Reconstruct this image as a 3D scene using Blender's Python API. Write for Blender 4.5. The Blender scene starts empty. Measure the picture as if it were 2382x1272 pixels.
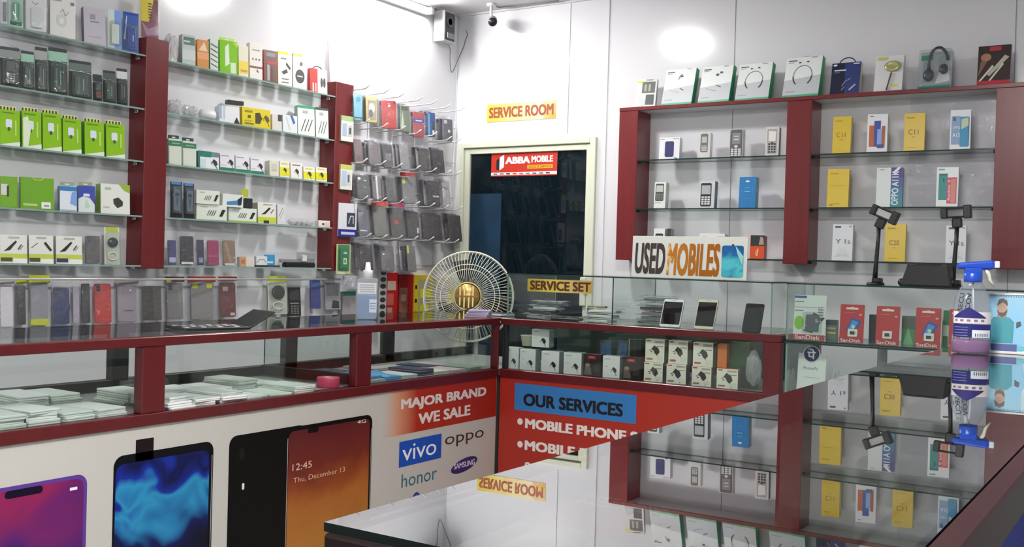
import bpy, bmesh, math, random
from mathutils import Vector, Matrix
random.seed(7)
R = math.radians
SC = bpy.context.scene
COL = SC.collection

# ------------------------------------------------------------------ camera
CAM = Vector((3.9191, -5.35, 1.2781))
cr = Vector((0.83915, 0.54321, 0.02722)); cu = Vector((-0.02892, -0.00541, 0.99957)); cf = Vector((-0.54313, 0.83958, -0.01117))
FPX = 2414.0
cd = bpy.data.cameras.new('camera'); cam = bpy.data.objects.new('camera', cd); COL.objects.link(cam)
cd.sensor_width = 36; cd.lens = 36*FPX/2382; cd.clip_start = 0.02
cam.matrix_world = Matrix(((cr.x, cu.x, -cf.x, CAM.x), (cr.y, cu.y, -cf.y, CAM.y), (cr.z, cu.z, -cf.z, CAM.z), (0, 0, 0, 1)))
SC.camera = cam
# ------------------------------------------------------------------ view, world
SC.view_settings.view_transform = 'Standard'; SC.view_settings.look = 'None'
SC.view_settings.gamma = 1; SC.view_settings.exposure = 0.2; SC.view_settings.use_curve_mapping = False
w = bpy.data.worlds.new('street_dusk'); SC.world = w; w.use_nodes = True
w.node_tree.nodes['Background'].inputs[0].default_value = (0.9, 0.95, 1.0, 1)
w.node_tree.nodes['Background'].inputs[1].default_value = 0.45
SC.cycles.max_bounces = 10; SC.cycles.transparent_max_bounces = 24; SC.cycles.glossy_bounces = 4
SC.cycles.caustics_reflective = False; SC.cycles.caustics_refractive = False
SC.cycles.sample_clamp_indirect = 4.0
TUBE_POWER, CEIL_POWER = 85.0, 110.0

# ------------------------------------------------------------------ pixel-to-place helpers (used to take real positions off the photograph)
def ray(px, py): return cf + cr*((px-1191)/FPX) - cu*((py-636)/FPX)
def on(ax, val, px, py):
    d = ray(px, py); return CAM + d*((val-CAM[ax])/d[ax])
def solve(px, var, **k):
    """coordinate `var` (x/y) of the point with the other two given that shows at pixel column px"""
    n = cr*FPX - cf*(px-1191); q = {'x': 0.0, 'y': 0.0, 'z': 0.0}; q.update(k)
    s = sum(n[i]*(q[c]-CAM[i]) for i, c in enumerate('xyz') if c != var); i = 'xyz'.index(var)
    return CAM[i] - s/n[i]
def zat(x, y, py):
    n = cu*FPX + cf*(py-636); s = n.x*(x-CAM.x) + n.y*(y-CAM.y); return CAM.z - s/n.z

# ------------------------------------------------------------------ materials
def lin(h):
    h = h.lstrip('#'); h = ''.join(c*2 for c in h) if len(h) == 3 else h; o = []
    for i in (0, 2, 4):
        c = int(h[i:i+2], 16)/255; o.append(c/12.92 if c <= .04045 else ((c+.055)/1.055)**2.4)
    return (*o, 1)
_m = {}
def M(h, rough=.45, metal=0., spec=.5):
    k = (h, rough, metal, spec)
    if k in _m: return _m[k]
    m = bpy.data.materials.new('print_'+h.strip('#')); m.use_nodes = True; b = m.node_tree.nodes['Principled BSDF']
    b.inputs['Base Color'].default_value = lin(h); b.inputs['Roughness'].default_value = rough
    b.inputs['Metallic'].default_value = metal; b.inputs['Specular IOR Level'].default_value = spec
    _m[k] = m; return m
def nodes(name):
    m = bpy.data.materials.new(name); m.use_nodes = True; t = m.node_tree
    return m, t, t.nodes['Principled BSDF'], t.nodes['Material Output']
def bumped(name, h, rough, scale, strength, dist=.002, var=None, stretch=None):
    m, t, b, o = nodes(name)
    b.inputs['Roughness'].default_value = rough
    tc = t.nodes.new('ShaderNodeTexCoord'); n = t.nodes.new('ShaderNodeTexNoise'); n.inputs['Scale'].default_value = scale; n.inputs['Detail'].default_value = 4
    src = tc.outputs['Object']
    if stretch:
        mp = t.nodes.new('ShaderNodeMapping'); mp.inputs['Scale'].default_value = stretch; t.links.new(src, mp.inputs[0]); src = mp.outputs[0]
    t.links.new(src, n.inputs['Vector'])
    bp = t.nodes.new('ShaderNodeBump'); bp.inputs['Strength'].default_value = strength; bp.inputs['Distance'].default_value = dist
    t.links.new(n.outputs['Fac'], bp.inputs['Height']); t.links.new(bp.outputs[0], b.inputs['Normal'])
    if var:
        rp = t.nodes.new('ShaderNodeValToRGB'); rp.color_ramp.elements[0].color = lin(h); rp.color_ramp.elements[1].color = lin(var)
        rp.color_ramp.elements[0].position = .35; rp.color_ramp.elements[1].position = .7
        t.links.new(n.outputs['Fac'], rp.inputs[0]); t.links.new(rp.outputs[0], b.inputs['Base Color'])
    else: b.inputs['Base Color'].default_value = lin(h)
    return m
def film(name, tint, gloss_ior, rough, haze=None, haze_amt=0., bump=0., scale=40, layers=1.):
    """thin clear sheet: transparent, with a fresnel gloss and an optional milky diffuse share"""
    m = bpy.data.materials.new(name); m.use_nodes = True; t = m.node_tree; t.nodes.clear()
    o = t.nodes.new('ShaderNodeOutputMaterial'); tr = t.nodes.new('ShaderNodeBsdfTransparent'); gl = t.nodes.new('ShaderNodeBsdfGlossy')
    tr.inputs[0].default_value = lin(tint); gl.inputs['Roughness'].default_value = rough
    fr = t.nodes.new('ShaderNodeFresnel'); fr.inputs[0].default_value = gloss_ior
    # same fresnel on both sides of the sheet
    ge = t.nodes.new('ShaderNodeNewGeometry')
    mxv = t.nodes.new('ShaderNodeMix'); mxv.data_type = 'FLOAT'; mxv.inputs[2].default_value = gloss_ior
    t.links.new(ge.outputs['Backfacing'], mxv.inputs[0]); mxv.inputs[3].default_value = 1.0/gloss_ior; t.links.new(mxv.outputs[0], fr.inputs[0])
    mx = t.nodes.new('ShaderNodeMixShader')
    src = tr.outputs[0]
    if haze:
        df = t.nodes.new('ShaderNodeBsdfDiffuse'); df.inputs[0].default_value = lin(haze); m0 = t.nodes.new('ShaderNodeMixShader'); m0.inputs[0].default_value = haze_amt
        t.links.new(src, m0.inputs[1]); t.links.new(df.outputs[0], m0.inputs[2]); src = m0.outputs[0]
    fac = fr.outputs[0]
    if layers != 1.:   # stacked sheets: 1-(1-F)^n
        a = t.nodes.new('ShaderNodeMath'); a.operation = 'SUBTRACT'; a.inputs[0].default_value = 1; t.links.new(fac, a.inputs[1])
        b = t.nodes.new('ShaderNodeMath'); b.operation = 'POWER'; b.inputs[1].default_value = layers; t.links.new(a.outputs[0], b.inputs[0])
        c = t.nodes.new('ShaderNodeMath'); c.operation = 'SUBTRACT'; c.inputs[0].default_value = 1; t.links.new(b.outputs[0], c.inputs[1]); fac = c.outputs[0]
    t.links.new(fac, mx.inputs[0]); t.links.new(src, mx.inputs[1]); t.links.new(gl.outputs[0], mx.inputs[2]); t.links.new(mx.outputs[0], o.inputs[0])
    if bump:
        tc = t.nodes.new('ShaderNodeTexCoord'); n = t.nodes.new('ShaderNodeTexNoise'); n.inputs['Scale'].default_value = scale; n.inputs['Detail'].default_value = 3
        n.inputs['Distortion'].default_value = 1.2
        t.links.new(tc.outputs['Object'], n.inputs['Vector']); bp = t.nodes.new('ShaderNodeBump'); bp.inputs['Strength'].default_value = bump; bp.inputs['Distance'].default_value = .01
        t.links.new(n.outputs['Fac'], bp.inputs['Height']); t.links.new(bp.outputs[0], gl.inputs['Normal'])
    return m
def emit(name, col, s):
    m = bpy.data.materials.new(name); m.use_nodes = True; t = m.node_tree; t.nodes.clear()
    o = t.nodes.new('ShaderNodeOutputMaterial'); e = t.nodes.new('ShaderNodeEmission'); e.inputs[0].default_value = (*col, 1); e.inputs[1].default_value = s
    t.links.new(e.outputs[0], o.inputs[0]); return m
def ramped(name, stops, axis=2, scale=1., offset=0., noise=.0, nscale=6, rough=.3):
    """printed picture: colours run along one axis of the object, swirled by noise"""
    m, t, b, o = nodes(name); b.inputs['Roughness'].default_value = rough
    tc = t.nodes.new('ShaderNodeTexCoord'); sx = t.nodes.new('ShaderNodeSeparateXYZ'); t.links.new(tc.outputs['Object'], sx.inputs[0])
    ma = t.nodes.new('ShaderNodeMath'); ma.operation = 'MULTIPLY_ADD'; ma.inputs[1].default_value = scale; ma.inputs[2].default_value = offset
    t.links.new(sx.outputs[axis], ma.inputs[0])
    n = t.nodes.new('ShaderNodeTexNoise'); n.inputs['Scale'].default_value = nscale; n.inputs['Detail'].default_value = 2; n.inputs['Distortion'].default_value = .8; t.links.new(tc.outputs['Object'], n.inputs['Vector'])
    mb = t.nodes.new('ShaderNodeMath'); mb.operation = 'MULTIPLY_ADD'; mb.inputs[1].default_value = noise; t.links.new(n.outputs['Fac'], mb.inputs[0]); t.links.new(ma.outputs[0], mb.inputs[2])
    rp = t.nodes.new('ShaderNodeValToRGB'); e = rp.color_ramp.elements
    e[0].position, e[1].position = stops[0][0], stops[-1][0]; e[0].color, e[1].color = lin(stops[0][1]), lin(stops[-1][1])
    for p, h in stops[1:-1]: q = e.new(p); q.color = lin(h)
    b.inputs['Specular IOR Level'].default_value = .2
    t.links.new(mb.outputs[0], rp.inputs[0]); t.links.new(rp.outputs[0], b.inputs['Base Color']); return m

RED = bumped('maroon_laminate', '#521016', .3, 30, .05, .001, '#5a1418', (1, 1, .05))
LITRED = bumped('maroon_laminate_lit', '#6b1f22', .3, 30, .05, .001, '#732528', (1, 1, .05))  # same maroon in a lighter tone: stronger light on the wall units painted in
WALL = bumped('white_wall_panel', '#dcdce0', .16, 2.5, .04, .01)
CEIL = bumped('ceiling_panel', '#d6d3d4', .3, 3, .03, .01)
FLOOR = bumped('grey_floor_tile', '#b5b0a9', .25, 6, .05, .002, '#c2bdb6')
GLASS = film('clear_glass', '#f6faf8', 1.5, .0)
GLASSTOP = film('counter_glass', '#f3f7f5', 1.5, .0)
MIRTOP = film('shiny_counter_glass', '#d8dedb', 1.68, .004, layers=2.3)
GEDGE = M('#17332c', .15)
GEDGE2 = M('#8aa79d', .1)
BAG = film('clear_bag', '#fafafc', 1.7, .07, '#e8e8f0', .04, 1., 45)
BAGM = film('milky_bag', '#f4f4f6', 1.6, .15, '#ececf0', .34, 1., 36)
BLIST = film('blister_plastic', '#f8faf9', 1.55, .08, '#dfe6e2', .05, .5, 30)
CHROME = M('#c9c9cb', .18, 1.)
STEELW = M('#dcdcd8', .3, .3)
BLACK = M('#141416', .45)
DARK = M('#26272a', .5)
WHITE = M('#ecebee', .5)
FRAMEW = M('#d9dcc9', .35)

# ------------------------------------------------------------------ mesh builder
class MB:
    def __init__(s): s.bm = bmesh.new(); s.ms = []
    def mi(s, m):
        if m not in s.ms: s.ms.append(m)
        return s.ms.index(m)
    def box(s, a, b, m, bevel=0., seg=1, mx=None):
        """axis box between corners a and b"""
        t = bmesh.new(); bmesh.ops.create_cube(t, size=1)
        a, b = Vector(a), Vector(b); c = (a+b)/2; d = b-a
        for v in t.verts: v.co = Vector((v.co.x*d.x, v.co.y*d.y, v.co.z*d.z)) + c
        if bevel: bmesh.ops.bevel(t, geom=list(t.edges), offset=bevel, segments=seg, affect='EDGES', profile=.5)
        s.merge(t, m, mx); return s
    def merge(s, t, m, mx=None, smooth=False):
        i = s.mi(m); vm = {}
        for v in t.verts: vm[v] = s.bm.verts.new(mx @ v.co if mx else v.co)
        for f in t.faces:
            try: g = s.bm.faces.new([vm[v] for v in f.verts]); g.material_index = i; g.smooth = smooth
            except ValueError: pass
        t.free()
    def poly(s, pts, m, smooth=False):
        vs = [s.bm.verts.new(p) for p in pts]
        try: f = s.bm.faces.new(vs); f.material_index = s.mi(m); f.smooth = smooth
        except ValueError: pass
        return s
    def slab(s, w, h, d, r, m, o=(0, 0, 0), front=None, mx=None, seg=5, rim=None):
        """rounded-rectangle slab, centre-bottom at o, front at y=o.y, back at y=o.y+d"""
        r = min(r, w/2*.98, h/2*.98); pts = []
        for cx, cz, a0 in ((w/2-r, h-r, 0), (-w/2+r, h-r, 90), (-w/2+r, r, 180), (w/2-r, r, 270)):
            for k in range(seg+1):
                a = R(a0+90*k/seg); pts.append((cx+r*math.cos(a), cz+r*math.sin(a)))
        P = lambda x, y, z: (mx @ Vector((x+o[0], y+o[1], z+o[2]))) if mx else Vector((x+o[0], y+o[1], z+o[2]))
        e = min(d*.25, .002); n = len(pts); cz = h/2
        def ring(y, k): return [P(x*(1-k/(w/2)), y, (z-cz)*(1-k/(h/2))+cz) for x, z in pts]
        rings = [ring(0, e), ring(e, 0), ring(d-e, 0), ring(d, e)]
        vs = [[s.bm.verts.new(p) for p in q] for q in rings]; im = s.mi(rim or m); fm = s.mi(front or m)
        for a, b in zip(vs[:-1], vs[1:]):
            for k in range(n):
                f = s.bm.faces.new([a[k], b[k], b[(k+1) % n], a[(k+1) % n]]); f.material_index = im; f.smooth = True
        f = s.bm.faces.new(vs[0]); f.material_index = fm
        f = s.bm.faces.new(vs[-1][::-1]); f.material_index = s.mi(m)
        return s
    def lathe(s, prof, m, n=20, o=(0, 0, 0), sx=1., sy=1., mx=None):
        vs = []
        for r, z in prof:
            q = []
            for k in range(n):
                a = 2*math.pi*k/n; p = Vector((r*math.cos(a)*sx+o[0], r*math.sin(a)*sy+o[1], z+o[2])); q.append(s.bm.verts.new(mx @ p if mx else p))
            vs.append(q)
        i = s.mi(m)
        for a, b in zip(vs[:-1], vs[1:]):
            for k in range(n):
                f = s.bm.faces.new([a[k], a[(k+1) % n], b[(k+1) % n], b[k]]); f.material_index = i; f.smooth = True
        for q, fl in ((vs[0], -1), (vs[-1], 1)):
            f = s.bm.faces.new(q[::fl]); f.material_index = i
        return s
    def tube(s, pts, r, m, n=6, closed=False):
        pts = [Vector(p) for p in pts]; N = len(pts); vs = []; i = s.mi(m); up = None
        for k, p in enumerate(pts):
            if closed: t = pts[(k+1) % N]-pts[k-1]
            else: t = pts[min(k+1, N-1)]-pts[max(k-1, 0)]
            t.normalize()
            if up is None: up = t.orthogonal().normalized()
            up = (up-t*up.dot(t)).normalized(); bi = t.cross(up)
            rr = r[k] if isinstance(r, (list, tuple)) else r
            vs.append([s.bm.verts.new(p+up*(rr*math.cos(2*math.pi*j/n))+bi*(rr*math.sin(2*math.pi*j/n))) for j in range(n)])
        pr = list(zip(vs[:-1], vs[1:]))
        if closed: pr.append((vs[-1], vs[0]))
        for a, b in pr:
            for j in range(n):
                f = s.bm.faces.new([a[j], a[(j+1) % n], b[(j+1) % n], b[j]]); f.material_index = i; f.smooth = True
        if not closed:
            for q in (vs[0][::-1], vs[-1]):
                f = s.bm.faces.new(q); f.material_index = i
        return s
    def ball(s, c, r, m, sub=2, sc=(1, 1, 1), noise=0., seed=0):
        t = bmesh.new(); bmesh.ops.create_icosphere(t, subdivisions=sub, radius=1); rn = random.Random(seed)
        for v in t.verts:
            k = 1+noise*(rn.random()-.5); v.co = Vector((v.co.x*r*sc[0]*k+c[0], v.co.y*r*sc[1]*k+c[1], v.co.z*r*sc[2]*k+c[2]))
        s.merge(t, m, None, noise == 0); return s
    def build(s, name, parent=None, loc=None, rot=None):
        me = bpy.data.meshes.new(name); bmesh.ops.recalc_face_normals(s.bm, faces=s.bm.faces[:]) if getattr(s, 'fix', False) else None
        s.bm.to_mesh(me); s.bm.free()
        for m in s.ms: me.materials.append(m)
        o = bpy.data.objects.new(name, me); COL.objects.link(o)
        if parent: o.parent = parent
        if loc is not None: o.location = loc
        if rot is not None: o.rotation_euler = rot
        return o

# text as flat mesh
_tx = {}
def text_polys(s, bold=0., shear=0., font_space=1.):
    k = (s, bold, shear, font_space)
    if k not in _tx:
        c = bpy.data.curves.new('t', 'FONT'); c.body = s; c.offset = bold; c.shear = shear; c.resolution_u = 3; c.space_character = font_space
        o = bpy.data.objects.new('t', c); COL.objects.link(o); dg = bpy.context.evaluated_depsgraph_get(); dg.update()
        me = bpy.data.meshes.new_from_object(o.evaluated_get(dg))
        vs = [v.co.copy() for v in me.vertices]; fs = [list(p.vertices) for p in me.polygons]
        bpy.data.objects.remove(o); bpy.data.curves.remove(c); bpy.data.meshes.remove(me)
        x0, x1 = min(v.x for v in vs), max(v.x for v in vs); y0, y1 = min(v.y for v in vs), max(v.y for v in vs)
        _tx[k] = ([((v.x-x0)/(x1-x0), (v.y-y0)/(y1-y0)) for v in vs], fs)
    return _tx[k]
def put_text(mb, s, place, m, bold=0., shear=0., space=1.):
    """place(u,v) maps the unit square of the text onto the surface"""
    vs, fs = text_polys(s, 0., shear, space); i = mb.mi(m); n = max(1, len(s)); k = bold*1.15
    offs = [(0, 0)] if bold < .008 else [(a*k/n*1.5, b*k) for a, b in ((-1, -.7), (-1, .7), (1, -.7), (1, .7), (0, 0))]
    nr = (place(1, 0)-place(0, 0)).cross(place(0, 1)-place(0, 0)).normalized()
    for q_, (du, dv) in enumerate(offs):
        sc = 1-2*abs(offs[0][0]); sv = 1-2*abs(offs[0][1])
        bv = [mb.bm.verts.new(place(.5+(u-.5)*sc+du, .5+(v-.5)*sv+dv)+nr*(.00004*q_)) for u, v in vs]
        for f in fs:
            try: g = mb.bm.faces.new([bv[q] for q in f]); g.material_index = i
            except ValueError: pass

# flat printing on a front face; coordinates are fractions of width and height
CHG = [(-.30, .10), (-.05, .42), (.30, .20), (.42, -.12), (.18, -.40), (-.02, -.22), (-.10, -.02)]
def art(mb, w, h, specs, y0=0., xo=0., zo=0., base=0):
    y = y0-.0004-.00025*base
    X = lambda u: xo+(u-.5)*w
    Z = lambda v: zo+v*h
    for sp in specs:
        y -= .00022; k = sp[0]; mm = lambda q: M(q) if isinstance(q, str) else q
        if k == 'r': _, a, b, c, d, m = sp; mb.poly([(X(a), y, Z(b)), (X(c), y, Z(b)), (X(c), y, Z(d)), (X(a), y, Z(d))], mm(m))
        elif k == 'e':
            _, a, b, rx, rz, m = sp; mb.poly([(X(a)+rx*w*math.cos(t*math.pi/10), y, Z(b)+rz*h*math.sin(t*math.pi/10)) for t in range(20)], mm(m))
        elif k == 'p': mb.poly([(X(a), y, Z(b)) for a, b in sp[1]], mm(sp[2]))
        elif k == 't':
            _, s, a, b, tw, th, m = sp[:7]; bo = sp[7] if len(sp) > 7 else 0.; sh = sp[8] if len(sp) > 8 else 0.
            put_text(mb, s, lambda u, v: Vector((X(a)+(u-.5)*tw*w, y, Z(b)+(v-.5)*th*h)), mm(m), bo, sh)
        elif k == 'tv':
            _, s, a, b, tw, th, m = sp[:7]; bo = sp[7] if len(sp) > 7 else 0.
            put_text(mb, s, lambda u, v: Vector((X(a)-(v-.5)*tw*w, y, Z(b)+(u-.5)*th*h)), mm(m), bo)
        elif k == 'l':
            _, pts, lw, m = sp; q = [Vector((X(a), 0, Z(b))) for a, b in pts]
            for a, b in zip(q[:-1], q[1:]):
                t = (b-a).normalized(); n = Vector((-t.z, 0, t.x))*lw*w/2; e = t*lw*w*.2
                mb.poly([(p.x, y, p.z) for p in (a-e-n, b+e-n, b+e+n, a-e+n)], mm(m))
        elif k == 'rr':
            _, a, b, c, d, r, m = sp; pts = []; r *= w
            x0, x1, z0, z1 = X(a), X(c), Z(b), Z(d)
            for cx, cz, a0 in ((x1-r, z1-r, 0), (x0+r, z1-r, 90), (x0+r, z0+r, 180), (x1-r, z0+r, 270)):
                for j in range(5): pts.append((cx+r*math.cos(R(a0+22.5*j)), y, cz+r*math.sin(R(a0+22.5*j))))
            mb.poly(pts, mm(m))
        elif k == 'chg':
            _, a, b, s, m = sp; s *= w
            mb.poly([(X(a)+p*s, y, Z(b)+q*s) for p, q in CHG], mm(m))
            for pts in ([(-.28, .02), (-.44, -.02)], [(-.2, -.1), (-.36, -.16)], [(.2, -.38), (.3, -.52), (.34, -.72)]):
                a2 = [Vector((X(a)+p*s, 0, Z(b)+q*s)) for p, q in pts]
                for p, q in zip(a2[:-1], a2[1:]):
                    t = (q-p).normalized(); n = Vector((-t.z, 0, t.x))*s*.035; mb.poly([(v.x, y, v.z) for v in (p-n, q-n, q+n, p+n)], mm(m))
        elif k == 'keys':
            _, a, b, c, d, m, bg = sp
            mb.poly([(X(a), y, Z(b)), (X(c), y, Z(b)), (X(c), y, Z(d)), (X(a), y, Z(d))], mm(bg)); y -= .0002
            for i in range(3):
                for j in range(4):
                    u0 = a+(c-a)*(i+.12)/3; u1 = a+(c-a)*(i+.88)/3; v0 = b+(d-b)*(j+.14)/4; v1 = b+(d-b)*(j+.86)/4
                    mb.poly([(X(u0), y, Z(v0)), (X(u1), y, Z(v0)), (X(u1), y, Z(v1)), (X(u0), y, Z(v1))], mm(m))
    return mb

# ------------------------------------------------------------------ things
def tag(o, label=None, cat=None, group=None, kind=None):
    if label: o['label'] = label
    if cat: o['category'] = cat
    if group: o['group'] = group
    if kind: o['kind'] = kind
    return o
def thing(name, label, cat, parts, loc, rz=0., lean=0., roll=0., group=None):
    """parts: [(part name, MB, [(sub name, MB)])]; one part alone is the thing itself"""
    rot = (-lean, roll, rz)
    if len(parts) == 1 and len(parts[0]) < 3:
        return tag(parts[0][1].build(name, None, loc, rot), label, cat, group)
    e = bpy.data.objects.new(name, None); e.empty_display_size = .05; COL.objects.link(e); e.location = loc; e.rotation_euler = rot
    for p in parts:
        o = p[1].build(p[0], e)
        for q in (p[2] if len(p) > 2 else []): q[1].build(q[0], o)
    return tag(e, label, cat, group)
def struct(name, mb, parent=None, loc=None):
    o = mb.build(name, parent, loc)
    if not parent: o['kind'] = 'structure'
    return o

# ================================================================== THE ROOM
ZC = 2.835; XE = 6.2; YE = -7.2
struct('floor', MB().box((-.1, YE, -.1), (XE, .1, 0), FLOOR))
struct('ceiling', MB().box((-.1, YE, ZC), (XE, .1, ZC+.1), CEIL))
struct('wall_left', MB().box((-.1, YE, 0), (0, .1, ZC), WALL))
DX0, DX1, DZ = .035, 1.027, 2.02      # door opening
mb = MB(); mb.box((DX1, 0, 0), (XE, .1, ZC), WALL); mb.box((0, 0, DZ), (DX1, .1, ZC), WALL); mb.box((0, 0, 0), (DX0, .1, DZ), WALL)
struct('wall_back', mb)
SEAM = M('#8b8b93', .4)
for n, x in ((1, .824), (2, 1.85), (3, 3.227)):
    struct('trim_%d' % n, MB().box((x-.0018, -.0015, DZ+.03 if x < DX1 else .1), (x+.0018, .002, ZC), SEAM))
struct('trim_4', MB().box((1.075, -.006, .1), (1.085, .002, ZC), WALL))
struct('trim_5', MB().box((-.002, -.006, 0), (.006, .002, ZC), M('#c9c9d0', .3)))
struct('trim_6', MB().box((0, -.012, ZC-.012), (XE, .002, ZC+.001), M('#c5c3c6', .4)))
struct('trim_7', MB().box((-.002, YE, ZC-.012), (.012, 0, ZC+.001), M('#c5c3c6', .4)))

# door
door = MB(); f = FRAMEW
door.box((DX0, -.02, 0), (DX0+.045, .06, DZ), f, .004); door.box((DX1-.04, -.02, 0), (DX1, .06, DZ), f, .004); door.box((DX0+.0455, -.0195, DZ-.035), (DX1-.0405, .0595, DZ-.0005), f, .004)
d = struct('door_1', door)
leaf = MB(); a, b = DX0+.047, DX1-.042
leaf.box((a, -.005, .02), (.121, .04, DZ-.037), f, .003); leaf.box((.958, -.005, .02), (b, .04, DZ-.037), f, .003)
leaf.box((.1213, -.0048, 1.948), (.9577, .0398, DZ-.0375), f, .003); leaf.box((.1213, -.0048, .02), (.9577, .0398, .16), f, .003)
struct('door_leaf', leaf, d)
dg_m, t, bs, _ = nodes('dark_tinted_glass'); bs.inputs['Base Color'].default_value = lin('#0a161c'); bs.inputs['Roughness'].default_value = .03; bs.inputs['Specular IOR Level'].default_value = .35
struct('door_glass', MB().box((.115, .012, .155), (.963, .02, 1.953), dg_m), d)
bl = bumped('navy_curtain', '#10344e', .5, 5, .2, .01, '#0c2638')
struct('door_handle', MB().box((.945, -.022, 1.03), (.985, -.004, 1.2), M('#d9dccf', .3), .006, 2).box((.972, -.045, 1.12), (1.0, -.02, 1.15), CHROME, .004), d)
struct('door_blind', MB().box((.125, .008, .16), (.36, .0115, 1.70), bl), d)

# ================================================================== LAMPS
def tube_light(y0, y1, z, label, x=0.0):
    h = MB().box((x+.001, y0, z-.02), (x+.035, y1, z+.025), M('#e9e9e9', .4), .004)
    t = MB().tube([(x+.05, y0+.03, z), (x+.05, y1-.03, z)], .013, emit('tube_glow', (1, .985, .97), TUBE_POWER*2.2), 10)
    c = MB().box((x+.03, y0, z-.02), (x+.068, y0+.03, z+.02), M('#e0e0e0', .4), .004); c2 = MB().box((x+.03, y1-.03, z-.02), (x+.068, y1, z+.02), M('#e0e0e0', .4), .004)
    e = bpy.data.objects.new('tube_light', None); COL.objects.link(e); e.location = (0, 0, 0)
    for n, m in (('housing', h), ('tube', t), ('end_cap', c), ('end_cap', c2)): m.build(n, e)
    tag(e, label, 'light', 'tube lights on the wall')
tube_light(-1.50, -.34, 2.78, 'long white tube light high on the left wall near the corner')
def ceiling_light(x, y, s, p, label, col=(1, .985, .96)):
    b = MB().box((x-s/2-.02, y-s/2-.02, ZC-.03), (x+s/2+.02, y+s/2+.02, ZC), M('#efefef', .4), .004)
    d = MB().box((x-s/2, y-s/2, ZC-.036), (x+s/2, y+s/2, ZC-.029), emit('panel_glow', col, p))
    e = bpy.data.objects.new('ceiling_light', None); COL.objects.link(e)
    b.build('housing', e); d.build('diffuser', e); tag(e, label, 'light', 'ceiling panel lights')
ceiling_light(1.05, -1.2, .22, CEIL_POWER*1.45, 'small square ceiling light mirrored in the back wall panel')
ceiling_light(3.2, -4.0,   .6, CEIL_POWER*.8, 'added unseen square fill light over the near glass counter')  # fill lamp added out of view to brighten the counter fronts
ceiling_light(2.6, -6.1, .6, CEIL_POWER*.5, 'added unseen square fill light over the customer side of the shop')  # second unseen panel, added as fill from the shop front

# ================================================================== WALL SHELF UNITS
GT = .007
LSZ = dict(a=2.130, b=1.898, c=1.670, d=1.432, e=1.216)
P1 = (-2.432, -2.313); P2 = (-1.230, -1.092); PX = .11
unit = bpy.data.objects.new('wall_shelf_unit', None); COL.objects.link(unit)
def pane(a, b, m, edge):
    """glass sheet with tinted rim faces"""
    q = MB(); a, b = Vector(a), Vector(b); d = b-a; th = min(range(3), key=lambda i: d[i])
    q.box(a, b, m); ie = q.mi(edge)
    for f in q.bm.faces:
        n = f.normal if f.normal.length else f.calc_center_median()-(a+b)/2
        f.normal_update()
        if abs(f.normal[th]) < .5: f.material_index = ie
    return q
for (y0, y1), zt in ((P1, 2.213), (P2, 2.213)):
    MB().box((0, y0, 1.205), (PX, y1, zt), LITRED, .002).build('post', unit)
MB().box((0, -4.6, 1.205), (PX, -4.48, 2.213), LITRED, .002).build('post', unit)
for k, z in LSZ.items():
    for y0, y1 in ((-4.48, P1[0]), (P1[1], P2[0])):
        pane((.001, y0, z-GT/2), (PX-.004, y1, z+GT/2), GLASS, GEDGE2).build('glass_shelf', unit)
    for y in (P1[0]-.012, P2[0]-.012):
        MB().box((.05, y, z-.014), (.075, y+.011, z-GT/2), CHROME, .002).build('shelf_bracket', unit)
tag(unit, 'maroon and glass shelf unit fixed along the left wall', 'shelves')

RSZ = dict(a=1.857, b=1.589, c=1.325)
Q = [(1.250, 1.365), (2.203, 2.330), (3.177, 3.36)]; QY = -.164; RT = 2.153
unit2 = bpy.data.objects.new('wall_shelf_unit', None); COL.objects.link(unit2)
for x0, x1 in Q: MB().box((x0, QY, 1.306), (x1, -.001, RT-.02), LITRED, .002).build('post', unit2)
tb = MB(); tb.box((1.25, QY-.002, RT-.02), (4.4, -.001, RT), LITRED, .0015); tb.poly([(1.365, QY+.01, RT-.0205), (1.365, -.002, RT-.0205), (2.203, -.002, RT-.0205), (2.203, QY+.01, RT-.0205)], M('#cfcfcf')); tb.poly([(2.33, QY+.01, RT-.0205), (2.33, -.002, RT-.0205), (3.177, -.002, RT-.0205), (3.177, QY+.01, RT-.0205)], M('#cfcfcf'))
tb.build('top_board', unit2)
for k, z in RSZ.items():
    for x0, x1 in ((1.365, 2.203), (2.33, 3.177), (3.36, 4.4)):
        pane((x0, QY+.004, z-GT/2), (x1, -.001, z+GT/2), GLASS, GEDGE).build('glass_shelf', unit2)
    for x in (1.366, 2.331, 2.192, 3.166): MB().box((x, QY+.03, z-.016), (x+.01, QY+.05, z-GT/2), BLACK, .002).build('shelf_bracket', unit2)
tag(unit2, 'maroon framed display shelf unit on the back wall right of the door', 'shelves')

# ================================================================== COUNTERS
LX, LB = 1.088, .47; ZT, ZU, ZL, ZM = 1.0, .968, .749, .708
BY, BB = -1.067, -.48; BX1 = 2.507
PANELW = M('#bab9b4', .35)
def rail(mb, a, b, m=None): mb.box(a, b, m or RED, .003)
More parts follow.
